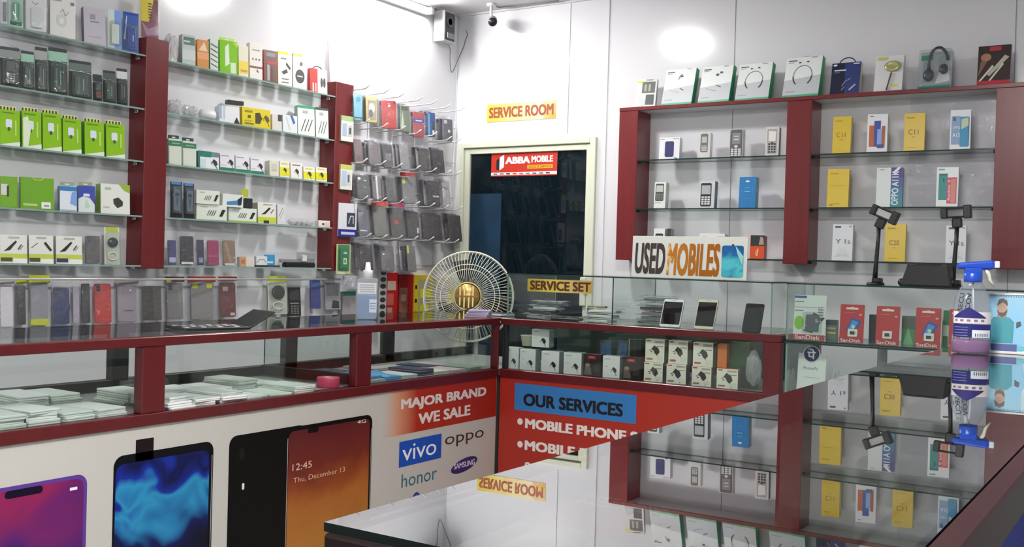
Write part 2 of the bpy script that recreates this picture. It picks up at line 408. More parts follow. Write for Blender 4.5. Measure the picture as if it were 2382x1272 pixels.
# --- left counter
e = bpy.data.objects.new('display_counter', None); COL.objects.link(e); e.location = (LX, -2.6, 0)
def rel(mb, name, e): 
    o = mb.build(name, e); o.location = -e.location; return o
YN = -4.9
fr = MB(); rail(fr, (LX-.045, YN, ZU), (LX, BY-.0005, ZT)); rail(fr, (LX-.045, YN, ZM), (LX, BY-.0005, ZL))
for a, b in ((-3.167, -3.075), (-2.125, -2.031), (-4.25, -4.16), (BY-.016, BY-.0008)): rail(fr, (LX-.045, a, ZL), (LX-.001, b, ZU))
rel(fr, 'front_frame', e)
bf = MB()
for y in (-3.9, -2.86, -1.95, -1.25): bf.box((LB, y, ZL), (LB+.04, y+.075, ZU), BLACK, .003)
bf.box((LB, YN, ZL), (LB+.04, BB, ZL+.04), BLACK, .002); bf.box((LB, YN, ZU-.005), (LB+.04, BB, ZT-.012), DARK, .002)
bf.box((LB+.04, -2.10, ZL), (LX-.05, -2.075, ZL+.045), BLACK, .002)
rel(bf, 'back_frame', e)
rel(pane((LB, YN, ZT-.010), (LX-.001, BB, ZT-.002), GLASSTOP, GEDGE), 'glass_top', e)
rel(pane((LX-.03, YN, ZL), (LX-.025, BY, ZU), GLASS, GEDGE), 'front_glass', e)
rel(pane((LB+.045, -2.09, ZL+.045), (LX-.05, -2.083, ZU-.004), GLASSTOP, GEDGE), 'divider_glass', e)
rel(MB().box((LB, YN, ZM+.005), (LX-.02, BB, ZL-.004), M('#8f918f', .5)), 'showcase_floor', e)
rel(MB().box((LB, YN, 0), (LX-.03, BB, ZM), M('#55514e', .6)), 'base_body', e)
# poster panel: local helper maps a photo point to the panel plane
pp = MB(); PXF = LX-.012
pp.box((PXF-.014, YN, .02), (PXF, BY, ZM+.002), PANELW)
def P3(px, py): p = on(0, PXF, px, py); return p.y, p.z
def pr(y0, z0, y1, z1, m, r=0., lay=1):
    x = PXF+.0006*lay; pts = []
    if r:
        for cy, cz, a0 in ((y1-r, z1-r, 0), (y0+r, z1-r, 90), (y0+r, z0+r, 180), (y1-r, z0+r, 270)):
            for j in range(7): pts.append((x, cy+r*math.cos(R(a0+15*j)), cz+r*math.sin(R(a0+15*j))))
    else: pts = [(x, y0, z0), (x, y1, z0), (x, y1, z1), (x, y0, z1)]
    pp.poly(pts, m if not isinstance(m, str) else M(m, .5, 0., .12))
PB = .03
s1 = ramped('purple_screen', [(.0, '#141a5e'), (.4, '#3a1a6a'), (.7, '#8a2050'), (1., '#5a1a7a')], 2, 1.1, -.45, .9, 3)
s2 = ramped('blue_screen', [(0., '#05070f'), (.22, '#0a1450'), (.36, '#1f6ca0'), (.46, '#2a86b4'), (.56, '#122a90'), (.68, '#0a0f3c'), (.8, '#10248e'), (1., '#1a55a8')], 2, .9, -.55, 1.15, 5)
s3 = ramped('sunset_screen', [(0., '#a8702c'), (.3, '#a0602a'), (.44, '#85401f'), (.56, '#6a2a22'), (.8, '#5c2224'), (1., '#421819')], 2, 1.9, -.50, .40, 5)
y1, z1 = P3(203, 1100); pr(y1-.42, PB, y1, z1, '#5a3a8a', .035, 1); pr(y1-.41, PB+.01, y1-.012, z1-.012, s1, .028, 2)
pr(y1-.27, z1-.035, y1-.15, z1-.012, '#120c22', .011, 3); pr(y1-.06, z1-.045, y1-.035, z1-.036, '#e8e8f0', 0, 3)
ya, za = P3(264, 1085); yb, zb = P3(497, 1020); zt = (za+zb)/2+.012
pr(ya, PB, yb, zt, '#0d0e12', .035, 1); pr(ya+.008, PB+.01, yb-.018, zt-.028, s2, .03, 2); pr(yb-.008, PB+.05, yb-.005, zt-.05, '#9a9aa8', 0, 3)
y2, z2 = P3(316, 1018); y3, z3 = P3(357, 1050); pr(y2, zt-.03, y3, (z2+z3)/2+.02, '#1c1413', .003, 1)
yc, zc = P3(533, 1030); yd, ze = P3(690, 990); pr(yc, PB, yd+.05, ze, '#0c0b0c', .035, 1)
yq, zq = P3(565, 1131); pr(yq-.006, zq-.012, yq+.006, zq+.012, '#d8d8d8', .005, 2); yq, zq = P3(562, 1055); pr(yq-.012, zq-.02, yq+.012, zq+.02, '#1a1a1c', .01, 2)
yg, zg = P3(668, 1000); yh, zh = P3(866, 965); zt = zh+.004
pr(yg, PB, yh, zt, '#0b0a0b', .035, 2); pr(yg+.002, PB, yg+.005, zt-.04, '#b8a8a0', 0, 3); pr(yg+.008, PB+.01, yh-.016, zt-.016, s3, .026, 3)
pr(yh-.0065, PB, yh-.004, zt-.06, '#b0a8a0', 0, 3)
pr(yg+.11, zt-.034, yg+.17, zt-.015, '#120c0c', .009, 4)
def ptext(s, tl, tr, bl_, m, bold=.0, lay=4, shear=0., space=1.):
    a, b, c = (P3(*q) for q in (tl, tr, bl_))
    y0, y1 = min(a[0], c[0]), b[0]; z1 = (a[1]+b[1])/2; z0 = z1-(a[1]-c[1]); x = PXF+.0006*lay
    put_text(pp, s, lambda u, v: Vector((x, y0+(y1-y0)*u, z0+(z1-z0)*v)), M(m, .4), bold, shear, space)
ptext('12:45', (679, 1078), (724, 1072), (679, 1094), '#e0b8a0', .0, 6)
ptext('Thu, December 13', (681, 1108), (801, 1088), (681, 1122), '#d8a890', .0, 6)
ptext('4G', (830, 978), (850, 974), (830, 986), '#f0e8e0', .0, 6)
# red headline with a soft left end
ya, za = P3(893, 926); yb, zb = P3(1160, 880); zlo = P3(1050, 988)[1]
hd = ramped('red_headline', [(0., '#bab9b4'), (.12, '#c98a6a'), (.26, '#a42c1e'), (1., '#9a281c')], 1, 1/(yb-ya), -ya/(yb-ya), 0.)
pr(P3(890, 950)[0], zlo, BY-.002, ZM+.0015, hd, 0, 1)
ptext('MAJOR BRAND', (933, 925), (1131, 902), (933, 955), '#d9d0cc', .04, 2); ptext('WE SALE', (973, 957), (1094, 945), (973, 983), '#d9d0cc', .04, 2)
ya, za = P3(929, 1026); yb, zb = P3(1027, 1010); zlo = P3(978, 1076)[1]; pr(ya, zlo, yb, (za+zb)/2, '#1b4fae', 0, 1)
ptext('vivo', (936, 1034), (1015, 1022), (936, 1071), '#e8eaf0', .0, 2, 0, .95)
ptext('oppo', (1035, 1015), (1125, 1000), (1035, 1042), '#2c2c2c', .0, 2)
ptext('honor', (934, 1098), (1016, 1088), (934, 1130), '#1f6b7d', .0, 2)
ye, ze_ = P3(1080, 1081); a, b = (P3(1111, 1081)[0]-P3(1049, 1081)[0])/2, .032
pp.poly([(PXF+.0006, ye+a*math.cos(t*math.pi/14)*.98, ze_+b*math.sin(t*math.pi/14)+.012*math.cos(t*math.pi/14)) for t in range(28)], M('#2a2468', .4))
ptext('SAMSUNG', (1056, 1078), (1104, 1068), (1056, 1091), '#e6e6ee', .01, 2)
ya, za = P3(968, 1160); pp.poly([(PXF+.0006, ya+.03*math.cos(t*math.pi/12), za+.03*math.sin(t*math.pi/12)) for t in range(24)], M('#1c3c8c', .4))
for q in (-.012, 0, .012): pr(ya+q-.002, za, ya+q+.002, za+.016, '#d8dcea', 0, 2)
rel(pp, 'poster_panel', e)
tag(e, 'long maroon framed glass counter on the left with phone posters below', 'counter')

# --- back counter
e = bpy.data.objects.new('display_counter', None); COL.objects.link(e); e.location = (1.8, BY, 0)
fr = MB(); rail(fr, (LX+.0005, BY, ZU), (BX1, BY+.045, ZT)); rail(fr, (LX+.0005, BY, ZM), (BX1, BY+.045, ZL))
rail(fr, (2.43, BY+.0008, .001), (BX1-.0008, BY+.0442, ZU+.001)); rail(fr, (2.43, BB-.04, .001), (BX1-.0008, BB, ZU-.001)); rail(fr, (2.47, BY+.0455, ZU), (BX1-.0004, BB, ZT-.0004))
rel(fr, 'front_frame', e)
rel(MB().box((LX+.01, BY+.012, ZL), (LX+.03, BY+.04, ZU), BLACK, .002), 'corner_post', e)
rel(pane((LX+.001, BY+.02, ZT-.010), (BX1-.03, BB, ZT-.002), GLASSTOP, GEDGE), 'glass_top', e)
rel(pane((LX+.001, BY+.024, ZL), (2.43, BY+.029, ZU), GLASS, GEDGE), 'front_glass', e)
rel(MB().box((LX+.001, BY+.02, ZM+.005), (BX1-.02, BB, ZL-.004), M('#7d7f7d', .5)), 'showcase_floor', e)
rel(MB().box((LX+.001, BB-.03, ZL), (BX1-.05, BB, ZU), M('#2f3a36', .4), .002), 'back_panel', e)
rel(MB().box((LX+.001, BY+.03, 0), (BX1-.05, BB, ZM), M('#55514e', .6)), 'base_body', e)
sp_ = MB(); PY = BY+.012; sp_.box((LX+.0005, PY, .02), (2.43, PY+.014, ZM+.002), M('#a02a1e', .35))
def S3(px, py): p = on(1, PY, px, py); return p.x, p.z
def stext(s, tl, tr, bl_, m, bold=0., lay=2):
    a, b, c = (S3(*q) for q in (tl, tr, bl_)); x0, x1 = a[0], b[0]; z1 = (a[1]+b[1])/2; z0 = z1-(a[1]-c[1]); y = PY-.0006*lay
    put_text(sp_, s, lambda u, v: Vector((x0+(x1-x0)*u, y, z0+(z1-z0)*v)), M(m, .4), bold)
def sq(a, b, m, lay=1):
    y = PY-.0006*lay; sp_.poly([(a[0], y, b[1]), (b[0], y, b[1]), (b[0], y, a[1]), (a[0], y, a[1])], M(m, .35))
sq(S3(1198, 890), S3(1479, 986), '#2f74b4'); stext('OUR SERVICES', (1218, 917), (1450, 936), (1218, 946), '#0e0e14', .045)
for row, (tx, tl, tr, bl_) in enumerate((('MOBILE PHONE S', (1222, 973), (1484, 1004), (1222, 996)), ('MOBILE R', (1221, 1025), (1371, 1042), (1221, 1048)))):
    stext(tx, tl, tr, bl_, '#dcd4d0', .05)
    bx, bz = S3(1210, (980, 1033)[row]); sp_.poly([(bx+.016*math.cos(t*math.pi/10), PY-.0012, bz+.016*math.sin(t*math.pi/10)) for t in range(20)], M('#dcd4d0', .4))
stext('ACCESSORIES', (1296, 1143), (1565, 1173), (1296, 1168), '#dcd4d0', .045)
stext('S', (1221, 1074), (1234, 1075), (1221, 1097), '#dcd4d0', .04)
rel(sp_, 'banner_panel', e)
tag(e, 'maroon framed back counter with red services banner below its showcase', 'counter')

# --- foreground counter
H = 1.048; FX0, FX1, FY0, FY1 = 3.299, 3.743, -4.681, -1.12
DWINE = M('#3c1116', .35)
e = bpy.data.objects.new('display_counter', None); COL.objects.link(e); e.location = (3.52, -2.9, 0)
rel(pane((FX0, FY0, H-.008), (FX1, FY1, H), MIRTOP, M('#0a1613', .5, 0., .15)), 'glass_top', e)
fr = MB(); RW = bumped('worn_maroon', '#2c1517', .4, 20, .05, .001, '#271315', (1, .1, 1)); RW.node_tree.nodes['Principled BSDF'].inputs['Specular IOR Level'].default_value = .12
fr.box((FX1, FY0, H-.05), (FX1+.027, FY1, H), RW, .003); fr.box((FX1-.03, FY0+.02, .1), (FX1+.02, FY0+.06, H-.05), RW, .003); fr.box((FX1-.03, FY1-.05, .1), (FX1+.02, FY1, H-.05), RW, .003)
fr.box((FX0+.002, FY0-.004, H-.06), (FX1, FY0+.03, H-.0085), M('#1c0d0e', .6, 0., .15), .003); fr.box((FX0+.002, FY0, .1), (FX0+.04, FY0+.04, H-.06), DWINE, .003)
fr.box((FX0+.002, FY0, H-.05), (FX0+.03, FY1, H-.009), DWINE, .003)
fr.box((FX0+.002, FY0, .62), (FX0+.03, FY1, .66), RW, .003); fr.box((FX0+.002, FY1-.04, .1), (FX0+.04, FY1, H-.05), DWINE, .003)
rel(fr, 'frame', e)
for x in (FX0+.02, FX0+.2, FX0+.38): rel(MB().lathe([(.0001, 0), (.006, 0), (.007, .003), (.004, .006), (.0001, .007)], CHROME, 12, mx=Matrix.Translation((x, FY0-.004, H-.035)) @ Matrix.Rotation(R(90), 4, 'X')), 'frame_screw', e)
rel(pane((FX0+.012, FY0+.03, .66), (FX0+.017, FY1, H-.05), GLASS, GEDGE), 'front_glass', e)
rel(MB().box((FX0+.03, FY0+.03, .655), (FX1-.005, FY1, .665), M('#d2d0cf', .4)), 'showcase_floor', e)
rel(MB().box((FX0+.004, FY0+.03, .02), (FX1-.02, FY1, .62), M('#b9b4b2', .5)), 'base_body', e)
tag(e, 'glass topped counter nearest the camera, mirroring the back wall shelves', 'counter')

# --- glass showcases on the back counter
def showcase(x0, x1, z0, z1, y0, y1, divs, label, base=True):
    e = bpy.data.objects.new('glass_showcase', None); COL.objects.link(e); e.location = ((x0+x1)/2, y0, z0)
    T = .006
    rel(pane((x0-.004, y0-.004, z1-T), (x1+.004, y1, z1), GLASS, GEDGE), 'top_glass', e)
    rel(pane((x0, y0, z0), (x1, y0+T, z1-T), GLASS, GEDGE2), 'front_glass', e)
    for x in (x0, x1-T): rel(pane((x, y0+T, z0), (x+T, y1, z1-T), GLASS, GEDGE2), 'side_glass', e)
    for x in divs: rel(pane((x, y0+T, z0), (x+T, y1, z1-T), GLASS, GEDGE), 'divider_glass', e)
    if base: rel(pane((x0, y0, z0-T), (x1+.004, y1, z0), GLASSTOP, GEDGE), 'base_glass', e)
    tag(e, label, 'showcase'); return e
SZ = 1.223
sc1 = showcase(1.122, 2.46, ZT+.0003, SZ, BY+.002, -.60, [1.70], 'clear glass showcase with phones standing on the back counter', False)
sc2 = showcase(2.526, 4.3, .985, SZ, BY-.001, -.70, [], 'glass showcase of red memory card packs beside the maroon end post')
sc3 = showcase(2.526, 3.285, .70, .976, BY-.001, -.70, [], 'lower glass showcase under the memory card packs')
MB().box((2.515, -1.06, 0), (4.3, -.70, .69), M('#cfcfcb', .5)).build('showcase_plinth')
tag(bpy.data.objects['showcase_plinth'], 'pale plinth under the glass showcases at the right end of the back counter', 'plinth')
# ================================================================== GOODS: makers return the parts for a given width and height
def m_box(d, front, specs=(), side=None, top=None, tab=None, handle=None, extra=None):
    def mk(w, h):
        mb = MB(); mb.box((-w/2, 0, 0), (w/2, d, h), M(front, .35), .0008); si = mb.mi(M(side or front, .35)); ti = mb.mi(M(top or side or front, .35))
        for f in mb.bm.faces:
            f.normal_update()
            if abs(f.normal.x) > .8: f.material_index = si
            elif f.normal.z > .8: f.material_index = ti
        art(mb, w, h, specs)
        parts = [('carton', mb)]
        if tab:
            t = MB(); t.box((-w*.42, d*.5, h-.001), (w*.42, d*.5+.0012, h+.018), M(tab[0], .4), .0004)
            art(t, w*.84, .018, [('r', .03+.2*i, .2, .13+.2*i, .8, tab[1]) for i in range(5)] if len(tab) > 1 else [('r', .35, .35, .65, .6, '#f4f4f4')], d*.5, 0, h)
            parts.append(('hang_tab', t))
        if handle:
            hh = handle[1]; parts.append(('carry_handle', MB().tube([(w*.28*math.cos(a), d/2, h-.003+hh*math.sin(a)) for a in [math.pi*i/10 for i in range(11)]], .0028, M(handle[0], .4), 6)))
        if extra: parts += extra(w, h)
        return parts
    return mk
def sheet(w, h, y, bulge, m, rnd, nx=7, nz=11, noise=.003, mb=None, z0=0.):
    mb = mb or MB(); i = mb.mi(m); g = []
    for k in range(nz+1):
        row = []
        for j in range(nx+1):
            u, v = j/nx, k/nz; e = math.sin(math.pi*u)**.5*math.sin(math.pi*min(1, v*1.02))**.5
            row.append(mb.bm.verts.new(((u-.5)*w+rnd.uniform(-1, 1)*noise*.6*(0 < u < 1), y+bulge*e+rnd.uniform(-noise, noise)*(.15+e), z0+v*h)))
        g.append(row)
    for k in range(nz):
        for j in range(nx):
            f = mb.bm.faces.new([g[k][j], g[k][j+1], g[k+1][j+1], g[k+1][j]]); f.material_index = i; f.smooth = rnd.random() > .3
    return mb
_seed = [0]
def rnd_():
    _seed[0] += 1; return random.Random(_seed[0])
def m_case(col, specs=(), header=None, cam=True, bag=None, cs=(.80, .84), band=None, d=.011, hole=True):
    """phone case in a clear zip bag; header = (colour, height fraction)"""
    def mk(w, h):
        r = rnd_(); cw, chh = w*cs[0], h*cs[1]
        c = MB().slab(cw, chh, d, cw*.13, M(col, .38), (0, .002, h*.03))
        if cam: art(c, cw, chh, [('rr', .08, .80, .34, .95, .06, '#1b1b1d'), ('e', .15, .87, .045, .022, '#55585c'), ('e', .26, .87, .045, .022, '#3c3f44')], .002, 0, h*.03)
        art(c, cw, chh, list(specs), .002, 0, h*.03, 3)
        p = [('phone_case', c)]
        if band: p.append(('paper_band', MB().box((-cw*.52, .0005, h*band[1]), (cw*.52, .0135, h*(band[1]+band[2])), M(band[0], .4), .0005)))
        bg = MB(); sheet(w, h, .0005, -.004, bag or BAG, r, mb=bg); sheet(w, h, d+.004, .004, bag or BAG, r, mb=bg)
        p.append(('clear_bag', bg))
        if header:
            hc = MB().box((-w*.5, -.0005, h*(1-header[1])), (w*.5, .0012, h*1.02), M(header[0], .4), .0004)
            if len(header) > 2: art(hc, w, h*header[1], header[2], -.0005, 0, h*(1-header[1]))
            p.append(('header_card', hc))
        return p
    return mk
def m_blister(card, specs, content, d=.02, dome=(.12, .06, .88, .7), top=None):
    """printed card with a clear dome over the goods. content(w,h,x,z,cw,ch) -> [(name, MB)]"""
    def mk(w, h):
        c = MB().slab(w, h, .0012, .004, M(card, .4), (0, 0, 0)); art(c, w, h, specs)
        x0, z0, x1, z1 = dome; cw, chh = (x1-x0)*w, (z1-z0)*h; cx = (x0+x1-1)/2*w
        b = MB().slab(cw, chh, d, .006, BLIST, (cx, -d-.0012, z0*h))
        return [('backing_card', c)]+content(w, h, cx, z0*h, cw, chh, d)+[('blister', b)]
    return mk
def c_phone(col, keys='#d8d8d8', screen='#8fa0a8'):
    def f(w, h, cx, z, cw, ch, d):
        pw, ph = cw*.72, ch*.92; c = MB().slab(pw, ph, d*.6, pw*.18, M(col, .35), (cx, -d*.8, z+ch*.04))
        art(c, pw, ph, [('rr', .14, .52, .86, .93, .06, screen), ('keys', .12, .06, .88, .44, keys, col)], -d*.8, cx, z+ch*.04); return [('handset', c)]
    return f
def c_round(col, rim):
    def f(w, h, cx, z, cw, ch, d):
        q = Matrix.Translation((cx, -d*.2, z+ch*.68)) @ Matrix.Rotation(R(90), 4, 'X'); r = cw*.36
        c = MB().lathe([(r, 0), (r, d*.5), (r*.86, d*.6), (.0001, d*.6)], M(rim, .3), 20, mx=q); c.lathe([(r*.7, d*.62), (r*.66, d*.64), (.0001, d*.64)], M(col, .3), 20, mx=q)
        q2 = Matrix.Translation((cx, -d*.4, z+ch*.2)) @ Matrix.Rotation(R(90), 4, 'X')
        k = MB().tube([(cx+cw*.33*math.cos(a), -d*.4, z+ch*.24+ch*.12*math.sin(a)) for a in [math.pi*2*i/16 for i in range(16)]], .003, M('#e8e6dc', .4), 6, True)
        return [('round_gadget', c), ('coiled_cord', k)]
    return f
def c_block(col, specs=()):
    def f(w, h, cx, z, cw, ch, d):
        c = MB().slab(cw*.7, ch*.8, d*.55, .006, M(col, .35), (cx, -d*.75, z+ch*.08)); art(c, cw*.7, ch*.8, specs, -d*.75, cx, z+ch*.08); return [('gadget', c)]
    return f
def m_pouch(specs, content_col, back='#e9e9ee', bag=None, header=None, d=.012, content=None):
    """flat clear pouch with a printed insert card and some goods inside"""
    def mk(w, h):
        r = rnd_(); c = MB().slab(w*.9, h*.9, .0015, .003, M(back, .4), (0, .004, h*.03)); art(c, w*.9, h*.9, specs, .004, 0, h*.03)
        p = [('insert_card', c)]
        if content_col: p.append(('goods', MB().slab(w*.5, h*.5, .01, w*.08, M(content_col, .4), (0, -.008, h*.1))))
        bg = MB(); sheet(w, h, -.001, -.013, bag or BAG, r, mb=bg, noise=.004); sheet(w, h, .007, .003, bag or BAG, r, mb=bg); p.append(('clear_bag', bg))
        if header: p.append(('header_card', MB().box((-w*.5, -.003, h*(1-header[1])), (w*.5, -.0015, h*1.03), M(header[0], .4), .0004)))
        return p
    return mk
def m_crumple(col='#e4e4ea', bits='#c9c9cf', n=3, amt=.5, flat=1.):
    def mk(w, h):
        r = rnd_(); b = MB(); q = MB()
        for i in range(n):
            u = (i+.5)/n-.5; b.ball((u*w*.75, .02+r.uniform(-.004, .004), h*.46), 1, BAGM, 3, (w/n*.62, .024, h*.46*r.uniform(.85, 1.0)), amt*.45, r.randint(0, 99))
        q.slab(w*.7, h*.6, .012, .004, M(bits, .5), (0, .014, .001))
        return [('goods', q), ('clear_bag', b)]
    return mk

# -------- placing by the columns and top row seen in the photograph
def put(wall, z, pxl, pxr, pyt, name, cat, label, mk, a=None, f=None, lean=4., group=None, h=None, roll=0.):
    if wall == 'L':
        a = R(16 if a is None else a); f = .104 if f is None else f; w_ = .1
        for _ in range(6):
            y1 = solve(pxr, 'y', x=f, z=z); y0 = solve(pxl, 'y', x=f-w_*math.sin(a), z=z); w_ = math.hypot(y1-y0, w_*math.sin(a)) if False else (y1-y0)/math.cos(a)
        loc = Vector((f-w_*math.sin(a)/2, (y0+y1)/2, z)); rz = R(90)-a
    else:
        a = R(8 if a is None else a); f = -.15 if f is None else f; w_ = .1
        for _ in range(6):
            x0 = solve(pxl, 'x', y=f, z=z); x1 = solve(pxr, 'x', y=f+w_*math.sin(a), z=z); w_ = (x1-x0)/math.cos(a)
        loc = Vector(((x0+x1)/2, f+w_*math.sin(a)/2, z)); rz = a
    hh = h if h else zat(loc.x, loc.y, pyt)-z
    w2 = w_*.985
    return thing(name, label, cat, mk(w2, hh), loc, rz, R(lean), R(roll), group)
def LS(k, pxl, pxr, pyt, name, cat, label, mk, **kw): return put('L', LSZ[k]+GT/2+.0004, pxl, pxr, pyt, name, cat, label, mk, **kw)
def RS(k, pxl, pxr, pyt, name, cat, label, mk, **kw): return put('R', (RT if k == 't' else RSZ[k]+GT/2)+.0004, pxl, pxr, pyt, name, cat, label, mk, **kw)

LIME = '#8fc417'; LIMED = '#6fa80f'; MINT = '#bfe0d0'; GREEN = '#1f8f5f'
def bars(x0, x1, zs, m='#9a9aa2', t=.014): return [('r', x0, z-t, x1, z+t, m) for z in zs]
# ---- left wall, near bay, top shelf
LS('a', 3, 18, -30, 'accessory_pouch', 'pouch', 'grey clear pouch at the near end of the top left shelf', m_pouch(bars(.2, .8, (.3, .6), '#55585c'), '#8a8f94'))
LS('a', 20, 54, -28, 'blister_pack', 'blister pack', 'mint green blister pack near the left end of the top shelf', m_blister(MINT, [('r', 0, 0, 1, .22, '#a9dcc6'), ('r', .1, .05, .9, .15, '#3d6b5a')], c_block('#6fae98', [('r', .2, .1, .35, .9, '#e8f4ee'), ('r', .6, .1, .7, .9, '#4a7a6a')])))
LS('a', 57, 112, -20, 'earphone_pack', 'earphones', 'translucent white pack with thin looped wire on the top left shelf', m_pouch([('l', [(.3, .8), (.45, .72), (.6, .78)], .03, '#6c7a74'), ('e', .45, .45, .22, .2, '#d5ded9')], '#dfe3e2', '#eef0ef'))
LS('a', 116, 176, -6, 'product_box', 'box', 'largest white box on the top left shelf with faint wire picture', m_box(.05, '#ecebe9', [('r', .05, .9, .45, .95, '#a9aaa8'), ('r', .8, .84, .95, .92, '#8a8c8b'), ('l', [(.4, .62), (.5, .72), (.6, .55), (.72, .66)], .02, '#7c8480'), ('e', .45, .42, .2, .16, '#d3dad5'), ('e', .45, .42, .1, .08, '#ecebe9')], '#bfbfbd'))
LS('a', 196, 247, 15, 'product_box', 'box', 'pale lilac box leaning back beside the large white box', m_box(.03, '#cbc6d2', [('r', .3, .68, .55, .82, '#a39daf'), ('r', .3, .6, .7, .635, '#8f8a9a'), ('r', .2, .2, .8, .22, '#b5b0bd')], '#6d6a78'), lean=9)
LS('a', 250, 283, 22, 'blister_pack', 'blister pack', 'white and sky blue pack with hook tab beside the blue pouch', m_blister('#dbe6f6', [('r', .5, 0, 1, 1, '#86a8ea'), ('r', .05, .1, .4, .9, '#dfe8d8')], c_block('#e8f0ea'), .014))
LS('a', 286, 323, 28, 'blister_pack', 'blister pack', 'deep blue pack against the near maroon pillar on the top shelf', m_blister('#4a68b4', [('r', 0, .93, 1, 1, '#2f52b4'), ('r', .55, .45, .75, .65, '#d7e2f8'), ('p', [(.05, .3), (.2, .9), (.26, .9), (.14, .3)], '#cfdcf5')], c_block('#3a56a4', [('r', .6, .3, .72, .6, '#c8d6f0')]), .014))
# pouch on the near pillar
put('L', 2.2135, 327, 372, -12, 'snack_pouch', 'pouch', 'yellow and purple printed pouch standing on top of the near pillar', m_pouch([('r', 0, .4, 1, 1, '#f0d800'), ('p', [(.45, .4), (1, .3), (1, 1), (.75, 1)], '#7a3a3a'), ('r', 0, 0, 1, .4, '#8a3f6a'), ('p', [(0, .4), (.4, .22), (1, .36), (1, .1), (.3, .05)], '#b08a9a')]+[('r', .42, .5+.07*i, .62, .53+.07*i, '#1a1a10') for i in range(6)], None, '#efd400'), a=10, f=.085)
# ---- second shelf: accessory packs with mint labels
for i, (x0, x1, yt, lab, hd, key, cc) in enumerate((
    (0, 47, 108, 'dark accessory blister at the left end of the second shelf, keypad showing', '#8e9693', True, '#2a2e31'),
    (49, 80, 117, 'dark blister pack with mint label strip, second from left on its shelf', '#9ccbb5', False, '#3a4a46'),
    (82, 111, 108, 'dark green blister with grey card top between two mint labelled packs', '#a7aeaa', False, '#33423e'),
    (113, 157, 110, 'widest dark green blister with mint label and grey top flap', '#9ccbb5', False, '#28423a'),
    (161, 214, 140, 'grey green crinkled blister with mint strip across its middle', '#6b7a75', False, '#4a5a56'),
    (216, 238, 172, 'small black keypad pack with red keys on the second shelf', '#3a3a3e', True, '#1f1f22'),
    (240, 270, 163, 'dark blister with mint strip beside the red keyed pack', '#57605d', False, '#3b4a48'),
    (272, 297, 158, 'navy blister with white header against the near pillar', '#d6d9d8', False, '#16202f'))):
    sp = [('r', 0, 0, 1, .78, '#22302d' if i not in (0, 5, 7) else '#1c2026'), ('r', .0, .72, 1, .92, hd), ('l', [(0, .72), (.4, .70), (.5, .72), (1, .68)], .03, '#cfe8dc')]
    LS('b', x0, x1, yt, 'blister_pack', 'blister pack', lab, m_blister('#3b4442', sp, c_phone(cc, '#b0322e' if i == 5 else '#8f9698', '#4d5a5c') if key else c_block(cc, [('r', .2, .1, .36, .9, '#5d716b'), ('r', .6, .2, .7, .8, '#8fa8a0')]), .018, (.1, .04, .9, .68)), lean=6)
LS('b', 26, 60, 86, 'plastic_pack', 'pack', 'black lumpy pack lying behind the mint labelled blisters', m_crumple('#222', '#1c1d1f', 2), f=.045, a=0)
# ---- third shelf: lime boxes
for i, (x0, x1, yt) in enumerate(((0, 47, 255), (51, 97, 258), (99, 144, 263), (146, 190, 276), (197, 243, 283), (247, 291, 288))):
    bulb = [('p', [(0, 0), (1, 0), (1, .13), (0, .02)], '#e9efe4'), ('rr', .28, .5, .6, .74, .08, '#dfeaf0'), ('r', .38, .42, .5, .52, '#40584a'), ('r', .74, .3, .82, .72, '#c6e27a'), ('r', .1, .9, .7, .93, '#5d8f10')]
    if i == 1: bulb.append(('p', [(.05, .05), (.3, .02), (.45, .5), (.3, .85), (.05, .8)], '#e6f2d8'))
    LS('c', x0, x1, yt, 'bulb_box', 'box', ('lime green bulb box at the left end of its shelf', 'lime green bulb box with white glare patch, second from left', 'lime green bulb box third from left on the third shelf', 'lime green bulb box fourth from left, right of three touching ones', 'lime green bulb box second from the near pillar with striped tab', 'lime green bulb box nearest the maroon pillar')[i], m_box(.04, LIME, bulb, '#4f9a2a', '#b9c96a', ('#e8e2a0', '#39401a')), a=10, group='lime bulb boxes on the third shelf')
# ---- fourth shelf
LS('d', 0, 41, 410, 'product_pouch', 'pouch', 'green square pack with small black picture at the left end of its shelf', m_box(.02, LIMED, [('r', .05, .4, .42, .75, '#d8d4d4'), ('r', .38, .35, .5, .7, '#242420')], '#5c8a14'))
LS('d', 47, 126, 413, 'product_pouch', 'pouch', 'wide green pack with string loop and white label corner', m_box(.02, LIMED, [('r', .08, .1, .5, .17, '#b9d58a'), ('r', .62, .03, .9, .24, '#eef0ea'), ('r', .7, .1, .85, .14, '#77787c'), ('l', [(.35, 1), (.42, .93), (.6, .93), (.7, 1)], .02, '#d6dc80')], '#5c8a14'))
LS('d', 139, 179, 432, 'blister_pack', 'blister pack', 'white pack with sky blue top strip on the fourth shelf', m_box(.03, '#e4ebf5', [('r', 0, .8, 1, .98, '#2f7fc0'), ('p', [(.6, .3), (1, .2), (1, .8), (.7, .75)], '#7fa8ea'), ('r', .05, .03, .95, .05, '#778')], '#5a7f96', None, ('#9aa890',)))
LS('d', 182, 221, 432, 'blister_pack', 'blister pack', 'white pack with dark blue top between the sky blue pack and charger box', m_box(.03, '#dfe9e6', [('p', [(0, 1), (1, 1), (1, .3), (.7, .55), (.3, .6), (0, .5)], '#3a4cae'), ('r', .3, .6, .68, .7, '#dfe6f4'), ('p', [(.5, .5), (.7, .2), (.4, .15)], '#b8dcc8')], '#4d6a86', None, ('#a0ad86',)))
